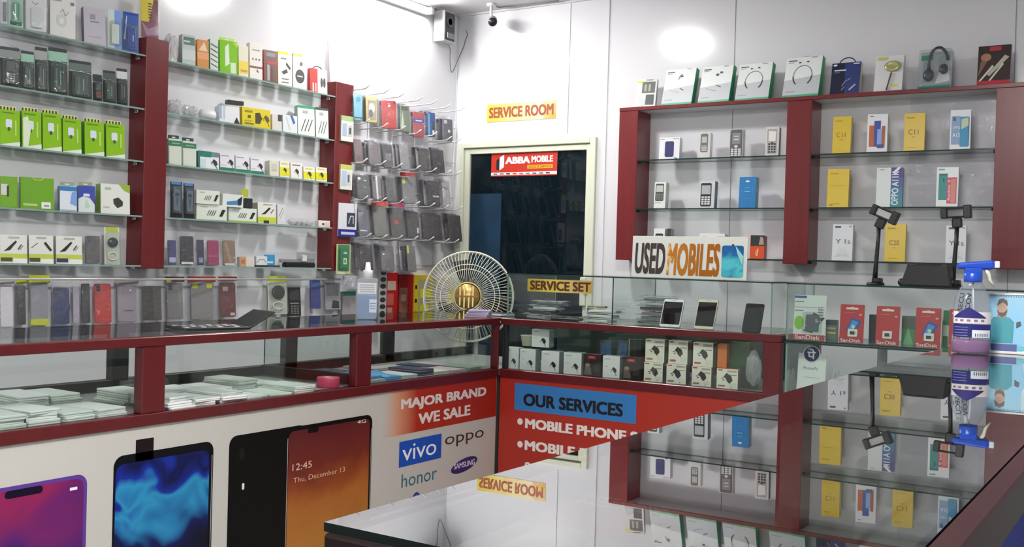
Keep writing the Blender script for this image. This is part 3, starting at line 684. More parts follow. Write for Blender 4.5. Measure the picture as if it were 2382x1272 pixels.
LS('d', 234, 303, 428, 'charger_box', 'box', 'white box with dark cube picture and leaf green corner', m_box(.045, '#e9ebe4', [('p', [(.62, 1), (1, 1), (1, .72), (.8, .8)], '#9ab83a'), ('p', [(.42, .5), (.6, .56), (.76, .42), (.74, .28), (.56, .2), (.44, .34)], '#3c3c34'), ('r', .15, .8, .35, .88, '#b8bcb2'), ('r', .08, .2, .3, .24, '#c0c4ba')], '#7da03a'), a=10)
# ---- fifth shelf
for i, (x0, x1, yt) in enumerate(((0, 64, 546), (67, 125, 547), (130, 192, 549))):
    u = 0.0; flip = i == 1
    q = [('r', .0, .12, 1, .34, '#c6d25a'), ('r', .02, .06, .45, .2, '#4c5428' if i < 2 else '#3a3f6a'), ('r', .48, .0, 1, .17, '#f0f0ec')]
    q += [('p', [(.60, .72), (.68, .78), (.95, .48), (.86, .44)], '#2e2e2a'), ('l', [(.1, .55), (.35, .72)], .03, '#55584e')] if flip else [('p', [(.12, .42), (.22, .5), (.56, .8), (.62, .76), (.36, .46)], '#2e2e2a'), ('l', [(.66, .5), (.78, .66)], .05, '#55584e'), ('l', [(.72, .48), (.84, .62)], .03, '#8a8d80')]
    q += [('r', .3, .88, .7, .94, '#b5b8b0')]
    LS('e', x0, x1, yt, 'car_charger_box', 'box', ('white car charger box at the left end of the bottom shelf', 'white box with charger tilted the other way, middle of three', 'white car charger box with dark blue block, right of its two twins')[i], m_box(.05, '#e8e7e2', q, '#b9b8b2'), a=10, group='white car charger boxes on the bottom left shelf')
LS('e', 195, 238, 538, 'phone_case_pack', 'phone case', 'dark grey glossy bag beside the white car charger boxes', m_case('#4a4846', (), None, True), lean=5)
LS('e', 243, 279, 528, 'watch_pack', 'blister pack', 'white blister with round dark gadget and yellow top, near pillar', m_blister('#d9dccb', [('r', .1, .88, .9, 1.0, '#b8c236')], c_round('#2a2c34', '#1a1a1e'), .022, (.06, .02, .94, .86)), lean=6)

# ---- left wall, far bay, top shelf
LS('a', 392, 420, 68, 'plastic_pack', 'pack', 'crumpled white clear bag just past the near pillar', m_crumple('#f4f0ee', '#efe9e4', 2, .6), a=5)
LS('a', 424, 455, 80, 'product_box', 'box', 'grey and mint box with dark label beside the crumpled bag', m_box(.04, '#c6d4cd', [('r', .1, .66, .95, .92, '#6a827b'), ('r', .12, .74, .6, .8, '#c8d8d0'), ('r', 0, .15, 1, .5, '#d3dfd9')], '#a9b3ae', '#9aa39f'))
LS('a', 459, 486, 92, 'product_box', 'box', 'orange box on the top shelf of the far bay', m_box(.03, '#e09a5a', [('r', 0, .3, 1, .55, '#ecae78'), ('p', [(.1, .6), (.9, .6), (.6, .95)], '#efd5bd')], '#d08030'))
LS('a', 489, 508, 90, 'product_box', 'box', 'narrow white box with green diagonal lettering beside the orange box', m_box(.03, '#dfe9e2', [('l', [(.1, .2+.16*i), (.9, .1+.16*i)], .12, '#4f6a5e') for i in range(5)], '#1f9a70'))
LS('a', 511, 553, 94, 'product_box', 'box', 'bright lime box with white swash on the top shelf', m_box(.035, '#86c81c', [('p', [(.3, .2), (.55, .3), (.5, .92), (.3, .8)], '#e6f2e0'), ('r', .6, .02, .9, .35, '#d8ecc8'), ('p', [(.7, .95), (1, .99), (1, .8)], '#b4dc3a')], '#5fa818', None, ('#c8e070',)))
LS('a', 555, 578, 106, 'product_box', 'box', 'small white and yellow box right of the lime box', m_box(.03, '#eee9d2', [('r', 0, .1, 1, .5, '#efd65a'), ('r', .2, .15, .9, .22, '#d0a030')], '#dcd2a8'))
LS('a', 581, 611, 99, 'product_box', 'box', 'cream box with brown band of dots below its middle', m_box(.035, '#ece6e0', [('r', 0, .3, 1, .36, '#8a5a50'), ('p', [(.5, .22), (.75, .18), (.6, .28)], '#6a5aa0')]+[('e', .25+.25*i, .55, .06, .03, '#6d6d72') for i in range(3)]+bars(.2, .8, (.8,), '#9a9a98'), '#ddd8cc'))
LS('a', 614, 644, 116, 'product_box', 'box', 'dark red edged box with silver goods on the top shelf', m_box(.03, '#6f4a48', [('r', .2, .8, .9, .92, '#8d8a8a'), ('r', .25, .05, .45, .55, '#a8a4a2'), ('r', .6, .05, .75, .5, '#57413f'), ('r', .2, .56, 1, .66, '#b03a36')], '#a8281c'))
LS('a', 647, 680, 120, 'product_box', 'box', 'white box with yellow cap strip and black connector pictures', m_box(.03, '#f0e9e6', [('r', 0, .92, .75, 1, '#e4ee00'), ('p', [(.6, .7), (.9, .55), (.85, .48), (.55, .62)], '#2a2628'), ('p', [(.25, .4), (.6, .5), (.7, .4), (.4, .33)], '#2a2628'), ('r', .2, .78, .6, .82, '#7f7aa8')]+bars(.25, .75, (.1, .2), '#777'), '#e2cf80'))
LS('a', 682, 714, 125, 'product_box', 'box', 'white box with black disc picture and yellow green cap', m_box(.03, '#eeeae8', [('e', .5, .36, .34, .2, '#34302f'), ('r', .3, .34, .7, .38, '#cfcac8'), ('r', 0, .93, .7, 1, '#c8d84a'), ('e', .6, .72, .1, .06, '#5c5854')], '#d8d4d0'))
LS('a', 722, 762, 160, 'earphone_box', 'box', 'red and white box with black carry loop beside the far pillar', m_box(.03, '#eae4e2', [('r', 0, 0, .42, 1, '#c8241c'), ('e', .66, .45, .07, .2, '#3f3f41'), ('e', .82, .45, .07, .2, '#3f3f41'), ('r', .12, .05, .2, .4, '#efd6d2'), ('r', .28, .05, .34, .4, '#efd6d2')], '#b81c18', None, None, ('#201c1c', .02)))
put('L', 2.2135, 768, 815, 96, 'paper_pouch', 'pouch', 'plain white pouch leaning on top of the far pillar', m_box(.012, '#f2eef2', [('r', 0, .8, 1, .83, '#c9c4cc'), ('r', 0, .72, 1, .74, '#d4d0d6')], '#b9b2c0'), a=20, f=.09, lean=9)
# second shelf far bay
LS('b', 394, 428, 226, 'plastic_pack', 'pack', 'crumpled clear bag on the second shelf next to the near pillar', m_crumple('#ddd', '#c8c8cc', 2, .6), a=5)
LS('b', 430, 466, 240, 'plastic_pack', 'pack', 'flatter crumpled clear bag in front of the white roll', m_crumple('#ddd', '#ccd2cf', 2, .6), a=5)
LS('b', 468, 505, 253, 'paper_roll', 'roll', 'small white rolled pack lying on the second shelf', lambda w, h: [('roll', MB().lathe([(.0001, -w/2), (h*.3, -w/2), (h*.48, -w*.4), (h*.5, 0), (h*.48, w*.4), (h*.3, w/2), (.0001, w/2)], M('#e2e2e8', .4), 18, mx=Matrix.Translation((0, .02, h*.5)) @ Matrix.Rotation(R(90), 4, 'Y')))])
LS('b', 510, 558, 247, 'adapter_box', 'box', 'white box with pale blue side and small black plug', m_box(.05, '#eceef2', [('r', 0, .2, .12, 1, '#9fb4cc'), ('r', .2, .2, .28, 1, '#b8c8da'), ('p', [(.7, 0), (1, 0), (.85, .4)], '#26262c')], '#cdd4dc'))
LS('b', 540, 578, 240, 'adapter', 'adapter', 'slim dark adapter lying on top of the white box', m_box(.03, '#3a3a40', [], '#3a3a40'), h=.02)
for o in [bpy.data.objects[n] for n in ('adapter',)]: o.location.z += .098; o.location.x -= .035; o.rotation_euler = (0, 0, o.rotation_euler[2])
LS('b', 563, 630, 252, 'adapter_box', 'box', 'yellow box with black plug pictures on the second shelf', m_box(.045, '#dcc81c', [('p', [(.46, .2), (.46, .75), (.62, .8), (.7, .5), (.62, .2)], '#3c3614'), ('chg', .84, .5, .3, '#5a5220'), ('r', .08, .12, .4, .2, '#7a6e10'), ('r', .08, .28, .34, .34, '#b0a418'), ('r', .1, .75, .36, .85, '#8a7d10'), ('r', .2, .45, .3, .6, '#584f14')], '#b8a414', '#e8dc60'), a=10)
LS('b', 633, 656, 266, 'product_box', 'box', 'small plain beige box right of the yellow box', m_box(.03, '#d9d4d0', [('r', .6, .6, 1, 1, '#3a3a3c')], '#cfc9c4'))
LS('b', 658, 692, 268, 'product_box', 'box', 'low white box with blue diagonal stripe on the second shelf', m_box(.03, '#dfe4ea', [('p', [(.5, 1), (.68, 1), (.86, .6), (.72, .5)], '#3f6aa8'), ('p', [(.2, .9), (.3, .9), (.55, .2), (.45, .2)], '#cdd6c8')], '#c9cfd6'))
for i, (x0, x1, yt) in enumerate(((693, 733, 246), (735, 765, 250))):
    LS('b', x0, x1, yt, 'cable_box', 'box', ('tall white cable box with green cap, left of its twin', 'tall white cable box in front of the far pillar edge')[i], m_box(.035, '#e2e7e2', [('r', 0, .92, 1, 1, '#1f9a6a' if i == 0 else '#3a4a44')]+[('l', [(.2+.2*k, .15), (.45+.2*k, .55)], .05, '#4f5a54') for k in range(3)]+[('r', .3, .76, .6, .84, '#aab2ac')], '#9cb0a6', '#1f9a6a'), lean=5, group='tall white cable boxes on the second shelf')
# third shelf far bay
for i, (x0, x1, yt) in enumerate(((392, 423, 322), (425, 457, 328))):
    LS('c', x0, x1, yt, 'power_bank_box', 'box', ('pale mint box with green header beside the near pillar', 'pale mint box with green header, second from the near pillar')[i], m_box(.035, '#d5e0d4', [('r', 0, .72, 1, .92, '#3f7a58'), ('r', .25, .80, .85, .84, '#8fc0a4'), ('r', .05, .03, .5, .66, '#dcdcd0')], '#a9bdb0', '#c9d8cc', ('#38443e',)), group='mint boxes with green headers on the third shelf')
LS('c', 462, 510, 352, 'charger_box', 'box', 'teal and white charger box left of three white ones', m_box(.045, '#e4eaec', [('r', 0, .66, .62, 1, '#1f7a6a'), ('r', .62, .7, 1, .98, '#77828a'), ('r', .05, .1, .35, .55, '#c8dde6'), ('chg', .76, .36, .4, '#33353c'), ('r', 0, 0, .06, 1, '#1f7a6a')], '#146454'), a=10)
for i, (x0, x1, yt) in enumerate(((512, 546, 358), (548, 581, 362), (583, 614, 367))):
    LS('c', x0, x1, yt, 'charger_box', 'box', ('white charger box with green base, touching the teal box', 'white charger box with green base, middle of three', 'white charger box with green base, right end of three')[i], m_box(.045, '#e6e2ea', [('r', 0, 0, 1, .18, '#228060'), ('chg', .72, .5, .5, '#2f2f36'), ('r', .08, .86, .6, .92, '#a8a6b4'), ('r', .08, .3, .4, .34, '#c4c2cc')], '#a8c0b6', '#cfd4d2'), a=10, group='white charger boxes with green bases on the third shelf')
LS('c', 627, 649, 373, 'charger_box', 'box', 'plain cream box edge right of the green based chargers', m_box(.05, '#dcdacb', [('r', .2, .3, .8, .8, '#c9c8ba'), ('r', .3, .35, .7, .4, '#a5a498')], '#cfcdbe'))
for i, (x0, x1, yt, c) in enumerate(((651, 674, 375, '#e0dc30'), (676, 704, 379, None), (706, 733, 388, '#dfe02a'), (735, 761, 389, '#d8d81e'))):
    LS('c', x0, x1, yt, 'charger_box', 'box', ('yellow and white charger box beside the plain cream edge', 'white charger box between two yellow ones', 'yellow and white charger box second from the far pillar', 'yellow charger box touching the far pillar')[i], m_box(.045, '#ebe7e2', ([('r', 0, .1, 1, .62, c)] if c else [])+[('chg', .5, .45, .5, '#3a382c'), ('r', .15, .82, .8, .9, '#7d7c72' if not c else '#d8d440')], '#d5d2c0'), a=10)
# fourth shelf far bay
for i, (x0, x1, yt) in enumerate(((396, 424, 422), (427, 452, 426))):
    LS('d', x0, x1, yt, 'headset_pack', 'blister pack', ('tall navy blister pack beside the near pillar', 'tall navy blister pack, second from the near pillar')[i], m_blister('#1f2c3c', [('r', .1, .92, .9, 1, '#4f86c0'), ('r', 0, 0, 1, .15, '#10141c')], c_block('#5d7183', [('e', .35, .75, .16, .1, '#202c3a'), ('e', .65, .75, .16, .1, '#202c3a'), ('p', [(.3, .6), (.7, .6), (.5, .1)], '#31404f')]), .016, (.1, .12, .9, .88)), group='navy blister packs on the fourth shelf')
cb = lambda ex=(): [('r', .12, .8, .35, .88, '#b5bab0')]+[('l', [(.35+.07*k, .3), (.42+.07*k, .62)], .03, '#6d736a') for k in range(4)]+[('p', [(.74, .25), (.84, .25), (.95, .7), (.84, .72)], '#2e302c')]+list(ex)
o1 = LS('d', 456, 528, 476, 'cable_box', 'box', 'lower white cable box beside the navy packs', m_box(.05, '#e6ebdf', cb(), '#c3cbbb'), a=10, lean=0)
o2 = LS('d', 531, 597, 484, 'cable_box', 'box', 'lower white cable box with yellow green foot, under the blue cable one', m_box(.05, '#e4ebe2', cb([('r', 0, 0, 1, .09, '#b9cc3a')]), '#c3cbbb'), a=10, lean=0)
tz = lambda o: o.location.z+max(v.co.z for v in o.data.vertices)+.0006
put('L', tz(o1), 456, 511, 443, 'cable_box', 'box', 'upper white cable box stacked beside the navy packs', m_box(.05, '#e6ebdf', cb(), '#c3cbbb'), a=10, lean=0)
put('L', tz(o2), 517, 566, 452, 'cable_box', 'box', 'upper white box with blue cable picture, in the middle of the shelf', m_box(.045, '#e2e9e8', [('p', [(.2, .4), (.7, .55), (.75, .2), (.2, .15)], '#4f86b4'), ('p', [(.7, .6), (.95, .9), (.9, .2), (.75, .15)], '#24343c')], '#c3cbbb'), a=10, lean=0)
put('L', tz(o2), 569, 588, 455, 'adapter', 'adapter', 'small black adapter with yellow tag on top of the stacked boxes', lambda w, h: [('body', MB().box((-w/2, 0, 0), (w/2, .02, h*.8), M('#2a2c30', .4), .003)), ('price_tag', MB().box((-w/2-.02, -.001, h*.85), (-w*.1, .0005, h*1.5), M('#b8bc3a', .4)))], lean=0)
LS('d', 600, 643, 471, 'car_charger_box', 'box', 'white car charger box with lime base on the fourth shelf', m_box(.05, '#e5e3dc', [('r', 0, .05, 1, .3, '#c2d02c'), ('r', .3, .0, .6, .14, '#33352c'), ('p', [(.15, .42), (.3, .5), (.62, .78), (.7, .72), (.4, .44)], '#2b2a26'), ('l', [(.7, .5), (.85, .68)], .05, '#5a5c54'), ('r', .3, .88, .8, .93, '#aaa9a0')], '#9aa084'), a=10)
LS('d', 645, 664, 476, 'product_box', 'box', 'narrow white box with thin slanted print beside the car charger', m_box(.02, '#dcdadd', [('l', [(.2, .4), (.7, .85)], .08, '#8d8d92'), ('l', [(.35, .3), (.85, .7)], .06, '#9d9da2')], '#cac8cc'))
LS('d', 672, 738, 506, 'plastic_pack', 'pack', 'long white wrapped roll with dark end on the fourth shelf', m_crumple('#e0e0e4', '#d8d8dc', 4, .35), a=5)
LS('d', 741, 768, 513, 'product_box', 'box', 'small white box with pink end at the far pillar', m_box(.04, '#e4ded9', [('r', .6, 0, 1, .75, '#e8bcbc'), ('r', .3, .3, .5, .6, '#4a4446')], '#dcd6d0'))
# fifth shelf far bay
LS('e', 390, 414, 549, 'phone_case_pack', 'phone case', 'blue violet glittery pack beside the near pillar foot', m_case('#3f4270', [('r', .1, .1, .9, .3, '#b0b0d0')], None, False), lean=6)
LS('e', 417, 456, 538, 'phone_case_pack', 'phone case', 'tall black phone case in clear bag on the bottom far shelf', m_case('#2a272c', [('r', .05, .02, .95, .1, '#dfdcdf')], None, False), lean=6)
LS('e', 458, 478, 548, 'phone_case_pack', 'phone case', 'navy case in shiny bag between the black and magenta ones', m_case('#31344a', [('r', .2, .1, .8, .3, '#8a90b0')], None, False), lean=6)
LS('e', 481, 514, 549, 'phone_case_pack', 'phone case', 'magenta phone case in clear bag on the bottom far shelf', m_case('#a0305c', [('l', [(.1, .35), (.9, .38)], .03, '#d890b0')], None, False), lean=6)
LS('e', 517, 553, 549, 'phone_case_pack', 'phone case', 'tan wallet case leaning beside the magenta one', m_case('#8a7058', [('p', [(.1, .9), (.3, .95), (.7, .1), (.5, .05)], '#a08870'), ('r', .1, .0, .9, .09, '#ddd6c8')], None, False), lean=8)
LS('e', 557, 592, 597, 'product_box', 'box', 'small cream and peach box right of the tan wallet case', m_box(.03, '#dbd2c8', [('r', 0, 0, .45, 1, '#c89878'), ('r', .1, .3, .35, .7, '#a87858')], '#cfc4b8'))
LS('e', 596, 622, 596, 'product_box', 'box', 'small white box with looped cord next to the blue card', m_box(.025, '#dcdde0', [('l', [(.1, .4), (.3, .7), (.7, .7), (.9, .4)], .05, '#7a7c80')], '#c8c9cc'))
LS('e', 616, 640, 592, 'product_card', 'card', 'small bright blue card on the bottom far shelf', m_box(.006, '#3a96c8', [('r', .2, .3, .8, .45, '#cfe4f0')], '#2f80ac'), f=.06)
LS('e', 655, 745, 584, 'phone_holder', 'holder', 'silver and black phone holder lying on the bottom shelf by the far pillar', lambda w, h: [('black_base', MB().slab(w*.75, h*.28, .04, h*.1, M('#1c1c20', .4), (0, .0, 0))), ('silver_tray', MB().box((-w*.45, .01, h*.28), (w*.4, .045, h*.5), M('#a9aaae', .3, .6), .003).box((-w*.1, .01, h*.5), (w*.42, .014, h*.95), M('#b8b9be', .3, .5), .002)), ('clip', MB().box((w*.02, -.004, h*.35), (w*.14, .012, h*.75), M('#d8d8da', .4), .003))], a=5, lean=0)
LS('e', 600, 652, 612, 'product_card', 'card', 'dark flat pack lying at the shelf edge below the blue card', m_box(.03, '#4a4a4e', [('r', .02, .2, .4, .8, '#2a2a2c')], '#4a4a4e'), a=3, f=.108, h=.009, lean=0)
# ================================================================== lower row hanging on the rail along the left wall
hr = MB().tube([(.075, -4.5, 1.158), (.075, -1.12, 1.158)], .005, STEELW, 8)
for y in (-4.3, -3.2, -2.2, -1.2): hr.tube([(.075, y, 1.158), (.0005, y, 1.158)], .004, STEELW, 6)
tag(hr.build('hanging_rail'), 'long pale rod along the left wall carrying bagged phone cases', 'rail')
def hang(pxl, pxr, pyt, pyb, name, cat, label, mk, f=.066, a=12, **kw):
    y = solve((pxl+pxr)/2, 'y', x=f, z=1.05 if f < .1 else 1.7); return put('L', zat(f, y, pyb), pxl, pxr, pyt, name, cat, label, mk, f=f, a=a, **{'lean': 6 if f == .066 else 0, **kw})
YEL = '#c8cc1e'
hang(0, 36, 652, 764, 'phone_case_pack', 'phone case', 'white phone case hanging at the left end of the lower row', m_case('#d8d6d8', (), ('#b8b4b4', .1, [('e', .2, .4, .2, .05, '#c03028')]), False))
hang(40, 64, 650, 758, 'phone_case_pack', 'phone case', 'dark edge-on case bag with yellow tag, second in the lower row', m_case('#2e2f2c', (), (YEL, .1), False))
hang(68, 119, 642, 757, 'phone_case_pack', 'phone case', 'grey clear case with yellow band at its foot in the lower row', m_case('#8e8f94', (), (YEL, .13), False, band=(YEL, .0, .13)))
hang(122, 168, 655, 757, 'phone_case_pack', 'phone case', 'navy blue phone case with dark blue band in the lower row', m_case('#20305e', (), None, True, band=('#1b2760', .34, .16)))
hang(170, 188, 655, 755, 'phone_case_pack', 'phone case', 'pale lilac case bag between the navy case and black ones', m_case('#a8a2ae', (), None, False))
hang(190, 214, 645, 754, 'phone_case_pack', 'phone case', 'black folded case bag left of the red case', m_case('#26242a', (), None, False))
hang(217, 266, 645, 755, 'phone_case_pack', 'phone case', 'red phone case in a wide clear bag in the lower row', m_case('#c2382c', (), None, True))
hang(270, 325, 652, 752, 'phone_case_pack', 'phone case', 'mauve grey bag with round red tag in the lower row', m_case('#9a8f98', [('r', .3, .3, .8, .34, '#6a6068')], ('#a8a0a4', .12, [('e', .4, .5, .25, .04, '#b83a40')]), False))
hang(329, 382, 652, 748, 'phone_case_pack', 'phone case', 'dark brown wallet case in the lower row under the near pillar', m_case('#3a332e', [('r', .55, 0, 1, 1, '#4d4842')], None, False))
hang(386, 432, 645, 745, 'phone_case_pack', 'phone case', 'grey case bag with yellow and dark red top, right of the near pillar', m_case('#7b7876', (), ('#5a2a2c', .1, [('r', .05, -.0, .3, .6, YEL)]), True))
hang(440, 505, 645, 746, 'phone_case_pack', 'phone case', 'light grey case bag with red round top and yellow corners', m_case('#8b8886', [('r', .05, .85, .3, 1, YEL), ('r', .7, .85, .95, 1, YEL)], ('#a52a2a', .1), False))
hang(510, 555, 645, 740, 'phone_case_pack', 'phone case', 'red brown case bag with black seam in the lower row', m_case('#6a3a34', [('r', .6, .04, .9, .12, '#d8b8b0'), ('r', .15, .75, .5, .88, '#a89a96')], ('#8a2422', .08), False))
hang(624, 669, 645, 731, 'watch_pack', 'blister pack', 'white blister with round camera shape and yellow fringe in the lower row', m_blister('#d2d2c8', [('r', 0, .88, 1, 1.04, '#c2c63c')], c_round('#2c2e2e', '#3c3e3e'), .022, (.06, .03, .94, .86)))
hang(671, 701, 668, 735, 'feature_phone', 'phone', 'small black bar phone hanging beside the round gadget blister', m_box(.012, '#2c2d2b', [('rr', .12, .55, .88, .95, .08, '#3e403e'), ('r', .15, .42, .85, .46, '#8b8c8a'), ('keys', .15, .05, .85, .38, '#6a6b69', '#202120')], '#2c2d2b'))
hang(724, 749, 648, 720, 'phone_case_pack', 'phone case', 'deep blue case hanging alone near the far pillar foot', m_case('#2a3580', [('r', 0, .75, 1, .9, '#3a66a8')], None, False, cs=(.9, .95)))
hang(756, 796, 652, 722, 'accessory_pouch', 'pouch', 'silver grey pouch with black clip at the right end of the lower row', m_pouch([('r', .1, .5, .9, .95, '#7f8082'), ('p', [(.4, .05), (.9, .05), (.9, .3), (.5, .35)], '#232325')], None, '#a8a6aa'))

# packs hooked on the front of the far pillar
def pil(pxl, pxr, pyt, pyb, label, mk): return hang(pxl, pxr, pyt, pyb, 'accessory_pouch', 'pouch', label, mk, f=.132, a=6)
pil(793, 822, 270, 329, 'white and green pack hooked highest on the far pillar', m_box(.02, '#e3e6da', [('r', .0, .8, 1, 1, '#a8c48a'), ('r', .1, .2, .45, .7, '#a8b8dc'), ('r', .55, .2, .9, .65, '#c4c8c0'), ('r', .62, .3, .8, .55, '#5a5c60')], '#c8ccb0'))
pil(791, 819, 383, 441, 'white and lime pack hooked second from top on the far pillar', m_box(.02, '#e0e2da', [('r', 0, .82, 1, 1, '#c4cc6a'), ('r', .1, .15, .5, .75, '#b8c4de'), ('r', .55, .2, .9, .7, '#d0d2cc'), ('r', .6, .3, .75, .6, '#5c6068')], '#c4c890'))
pil(786, 829, 473, 550, 'white pack with blue foot and cable picture on the far pillar', m_box(.02, '#e0e0e6', [('r', 0, 0, 1, .22, '#252e8c'), ('r', .15, .06, .9, .14, '#c8cce4'), ('r', .45, .3, .9, .72, '#3c4250'), ('l', [(.55, .4), (.65, .62), (.8, .62), (.8, .4)], .05, '#c8ccd4')], '#b9bccc'))
pil(781, 815, 568, 637, 'green blister pack hooked lowest on the far pillar', m_blister('#c8d49a', [('r', .1, .1, .9, .98, '#1f8a50'), ('r', .1, 0, .6, .1, '#dfe8c0')], c_block('#1a8048', [('r', .3, .2, .7, .5, '#d4ead8'), ('r', .42, .28, .58, .42, '#1f6f42'), ('r', .3, .7, .7, .8, '#bfe0c8')]), .017, (.08, .12, .92, .98)))

# ================================================================== wire grid, hooks and bagged cases between the far pillar and the corner
grid = MB(); gx = .018
for z in (1.245, 1.455, 1.672, 1.892, 2.112): grid.tube([(gx, -1.075, z), (gx, -.03, z)], .003, STEELW, 6)
for y in (-1.075, -.85, -.64, -.43, -.22, -.03): grid.tube([(gx-.006, y, 1.2), (gx-.006, y, 2.16)], .003, STEELW, 6)
for y in (-1.0, -.1):
    for z in (1.245, 2.112): grid.tube([(.0005, y, z-.004), (gx, y, z-.004)], .004, STEELW, 6)
tag(grid.build('wire_grid'), 'white wire grid on the left wall beside the door corner', 'grid')
ROWS = {1: [(858, 203), (902, 213), (937, 222), (981, 229), (1013, 237), (1045, 248), (1079, 252)],
        2: [(856, 282), (898, 293), (940, 297), (976, 308), (1013, 310), (1047, 325), (1069, 329)],
        3: [(851, 376), (894, 380), (932, 387), (974, 391), (1012, 396), (1046, 400), (1070, 401)],
        4: [(852, 461), (894, 466), (934, 470), (973, 474), (1008, 477), (1040, 484), (1073, 486)],
        5: [(860, 548), (897, 552), (933, 553), (969, 554), (1006, 555), (1042, 561), (1064, 563)]}
ORD = {1: 'top', 2: 'second', 3: 'third', 4: 'fourth', 5: 'lowest'}
hook0 = None
for r_, tips in ROWS.items():
    zs = [on(0, .215, *t) for t in tips]; zm = sum(p.z for p in zs)/len(zs)
    for p in zs:
        if hook0 is None:
            hook0 = MB().tube([(.012, 0, -.012), (.10, 0, -.010), (.185, 0, -.006), (.22, 0, .014)], .0034, STEELW, 6).build('display_hook'); o = hook0
        else: o = hook0.copy(); COL.objects.link(o)
        o.location = (.0065, p.y, p.z*.5+zm*.5); tag(o, 'chrome wire display hook in the %s row of the wire grid' % ORD[r_], 'hook', 'wire hooks in the %s row' % ORD[r_])
RB = random.Random(5)
BG = [ # row, pxl, pxr, pyt, pyb, colour, label words, header, specs, bag
 (1, 822, 846, 208, 281, '#7cc0d4', 'light blue cased pack at the left end of the top hook row', None, [('r', 0, .05, 1, .12, '#2a5a70'), ('e', .5, .8, .3, .1, '#3a9ab8')], 0),
 (1, 850, 881, 214, 286, '#d8c86a', 'yellow framed pack with grey picture in the top hook row', None, [('r', .1, .1, .9, .85, '#a09684'), ('e', .5, .55, .3, .2, '#d8d2c8'), ('e', .4, .35, .2, .15, '#6a6258')], 0),
 (1, 885, 927, 222, 300, '#b8281e', 'bright red pouch in the top hook row', None, [('e', .5, .8, .08, .04, '#e8e0dc'), ('l', [(.3, .3), (.45, .6), (.6, .35)], .03, '#d86a5c')], 0),
 (1, 930, 957, 234, 308, '#6a7a5c', 'green and black case bag between the red pouch and blue band', None, [('r', .1, .8, .8, .95, '#3a3a38'), ('p', [(.0, .1), (.4, .1), (.2, .8)], '#a8b89a')], 0),
 (1, 959, 991, 250, 320, '#a84a4c', 'dusty red case with blue band in the top hook row', None, [('r', 0, .58, 1, .72, '#2a4aa0'), ('r', .2, .62, .8, .67, '#c8d4ee')], 0),
 (1, 993, 1016, 252, 320, '#2a4a8a', 'blue striped pack in the top hook row', None, [('r', .1, .05, .3, .95, '#5aa8c8'), ('r', .6, .3, .85, .6, '#1a1a30'), ('r', .6, .1, .85, .28, '#d8dcc0')], 0),
 (1, 1029, 1057, 268, 329, '#55565c', 'dark grey case with round white mark nearest the door', None, [('e', .6, .45, .12, .07, '#e0e0e0'), ('rr', .08, .78, .4, .95, .06, '#c4c6c8')], 1),
 (2, 818, 840, 312, 380, '#8a5c5c', 'reddish grey bag at the left end of the second hook row', None, [], 0),
 (2, 852, 880, 318, 384, '#8c7f84', 'mauve grey case bag second in the second hook row', None, [], 0),
 (2, 886, 913, 324, 391, '#55585a', 'charcoal case with silver chain seam in the second hook row', None, [('r', .2, .3, .8, .6, '#626668')], 0),
 (2, 926, 950, 326, 396, '#b9b9b7', 'pale grey case bag fourth in the second hook row', None, [], 0),
 (2, 972, 998, 334, 398, '#4f4d4a', 'brown grey case bag with silver edges in the second hook row', None, [], 0),
 (2, 1002, 1034, 336, 404, '#2c2b2e', 'black case bag at the right end of the second hook row', None, [], 0),
 (3, 824, 858, 396, 463, '#5c6062', 'slate case bag with pale spots at the left end of the third hook row', None, [('r', .1, .8, .3, .9, '#d0d4d4'), ('r', .6, .75, .8, .8, '#c0c4c4')], 0),
 (3, 861, 886, 398, 465, '#9a9896', 'light grey case bag with white stripe in the third hook row', None, [('r', .4, 0, .6, 1, '#cfcdca')], 0),
 (3, 893, 921, 402, 470, '#6e6f6c', 'mid grey case bag with green glint in the third hook row', None, [('r', .75, .2, .82, .9, '#5a8a68')], 0),
 (3, 930, 966, 400, 474, '#a5a5a4', 'pale grey case bag with red and yellow header in the third hook row', ('#a83038', .1), [('r', .0, .75, .25, 1, '#c8cc50')], 0),
 (3, 988, 1024, 408, 481, '#2d2a28', 'near black case bag with pale print in the third hook row', None, [('r', .4, .35, .9, .42, '#a8a6a4')], 0),
 (3, 1026, 1046, 408, 478, '#8d8b90', 'smoky empty looking case bag at the right end of the third hook row', None, [], 2),
 (4, 828, 858, 474, 552, '#7f8290', 'blue grey bag at the left end of the fourth hook row', None, [('r', .1, .2, .7, .24, '#c8cad4')], 0),
 (4, 863, 900, 466, 552, '#96968a', 'greenish grey case bag with orange red header in the fourth hook row', ('#b8402c', .12), [], 0),
 (4, 903, 938, 470, 553, '#6a6a60', 'grey case bag with red flower mark and crimson header', ('#a81840', .1), [('e', .45, .5, .18, .07, '#c03038')], 0),
 (4, 943, 976, 480, 556, '#4c4d49', 'dark olive grey case bag in the fourth hook row', None, [('r', .75, .2, .9, .4, '#b8b9b4')], 0),
 (4, 982, 1030, 486, 560, '#241f1e', 'widest glossy black bag in the fourth hook row', None, [], 1),
 (4, 1040, 1074, 488, 563, '#2a2725', 'glossy black bag at the right end of the fourth row beside the door', None, [], 1),
 (5, 830, 868, 556, 632, '#2a2128', 'black purple bag at the left end of the lowest hook row', None, [], 1),
 (5, 880, 918, 560, 633, '#8a8988', 'grey case bag in the middle of the lowest hook row', None, [], 0),
 (5, 943, 967, 560, 633, '#8b8982', 'grey case bag with yellow side strip in the lowest hook row', None, [('r', .0, .7, .2, 1, '#c8cc30')], 0)]
dim = lambda h, k: '#'+''.join('%02x' % int(int(h[i:i+2], 16)*k) for i in (1, 3, 5))
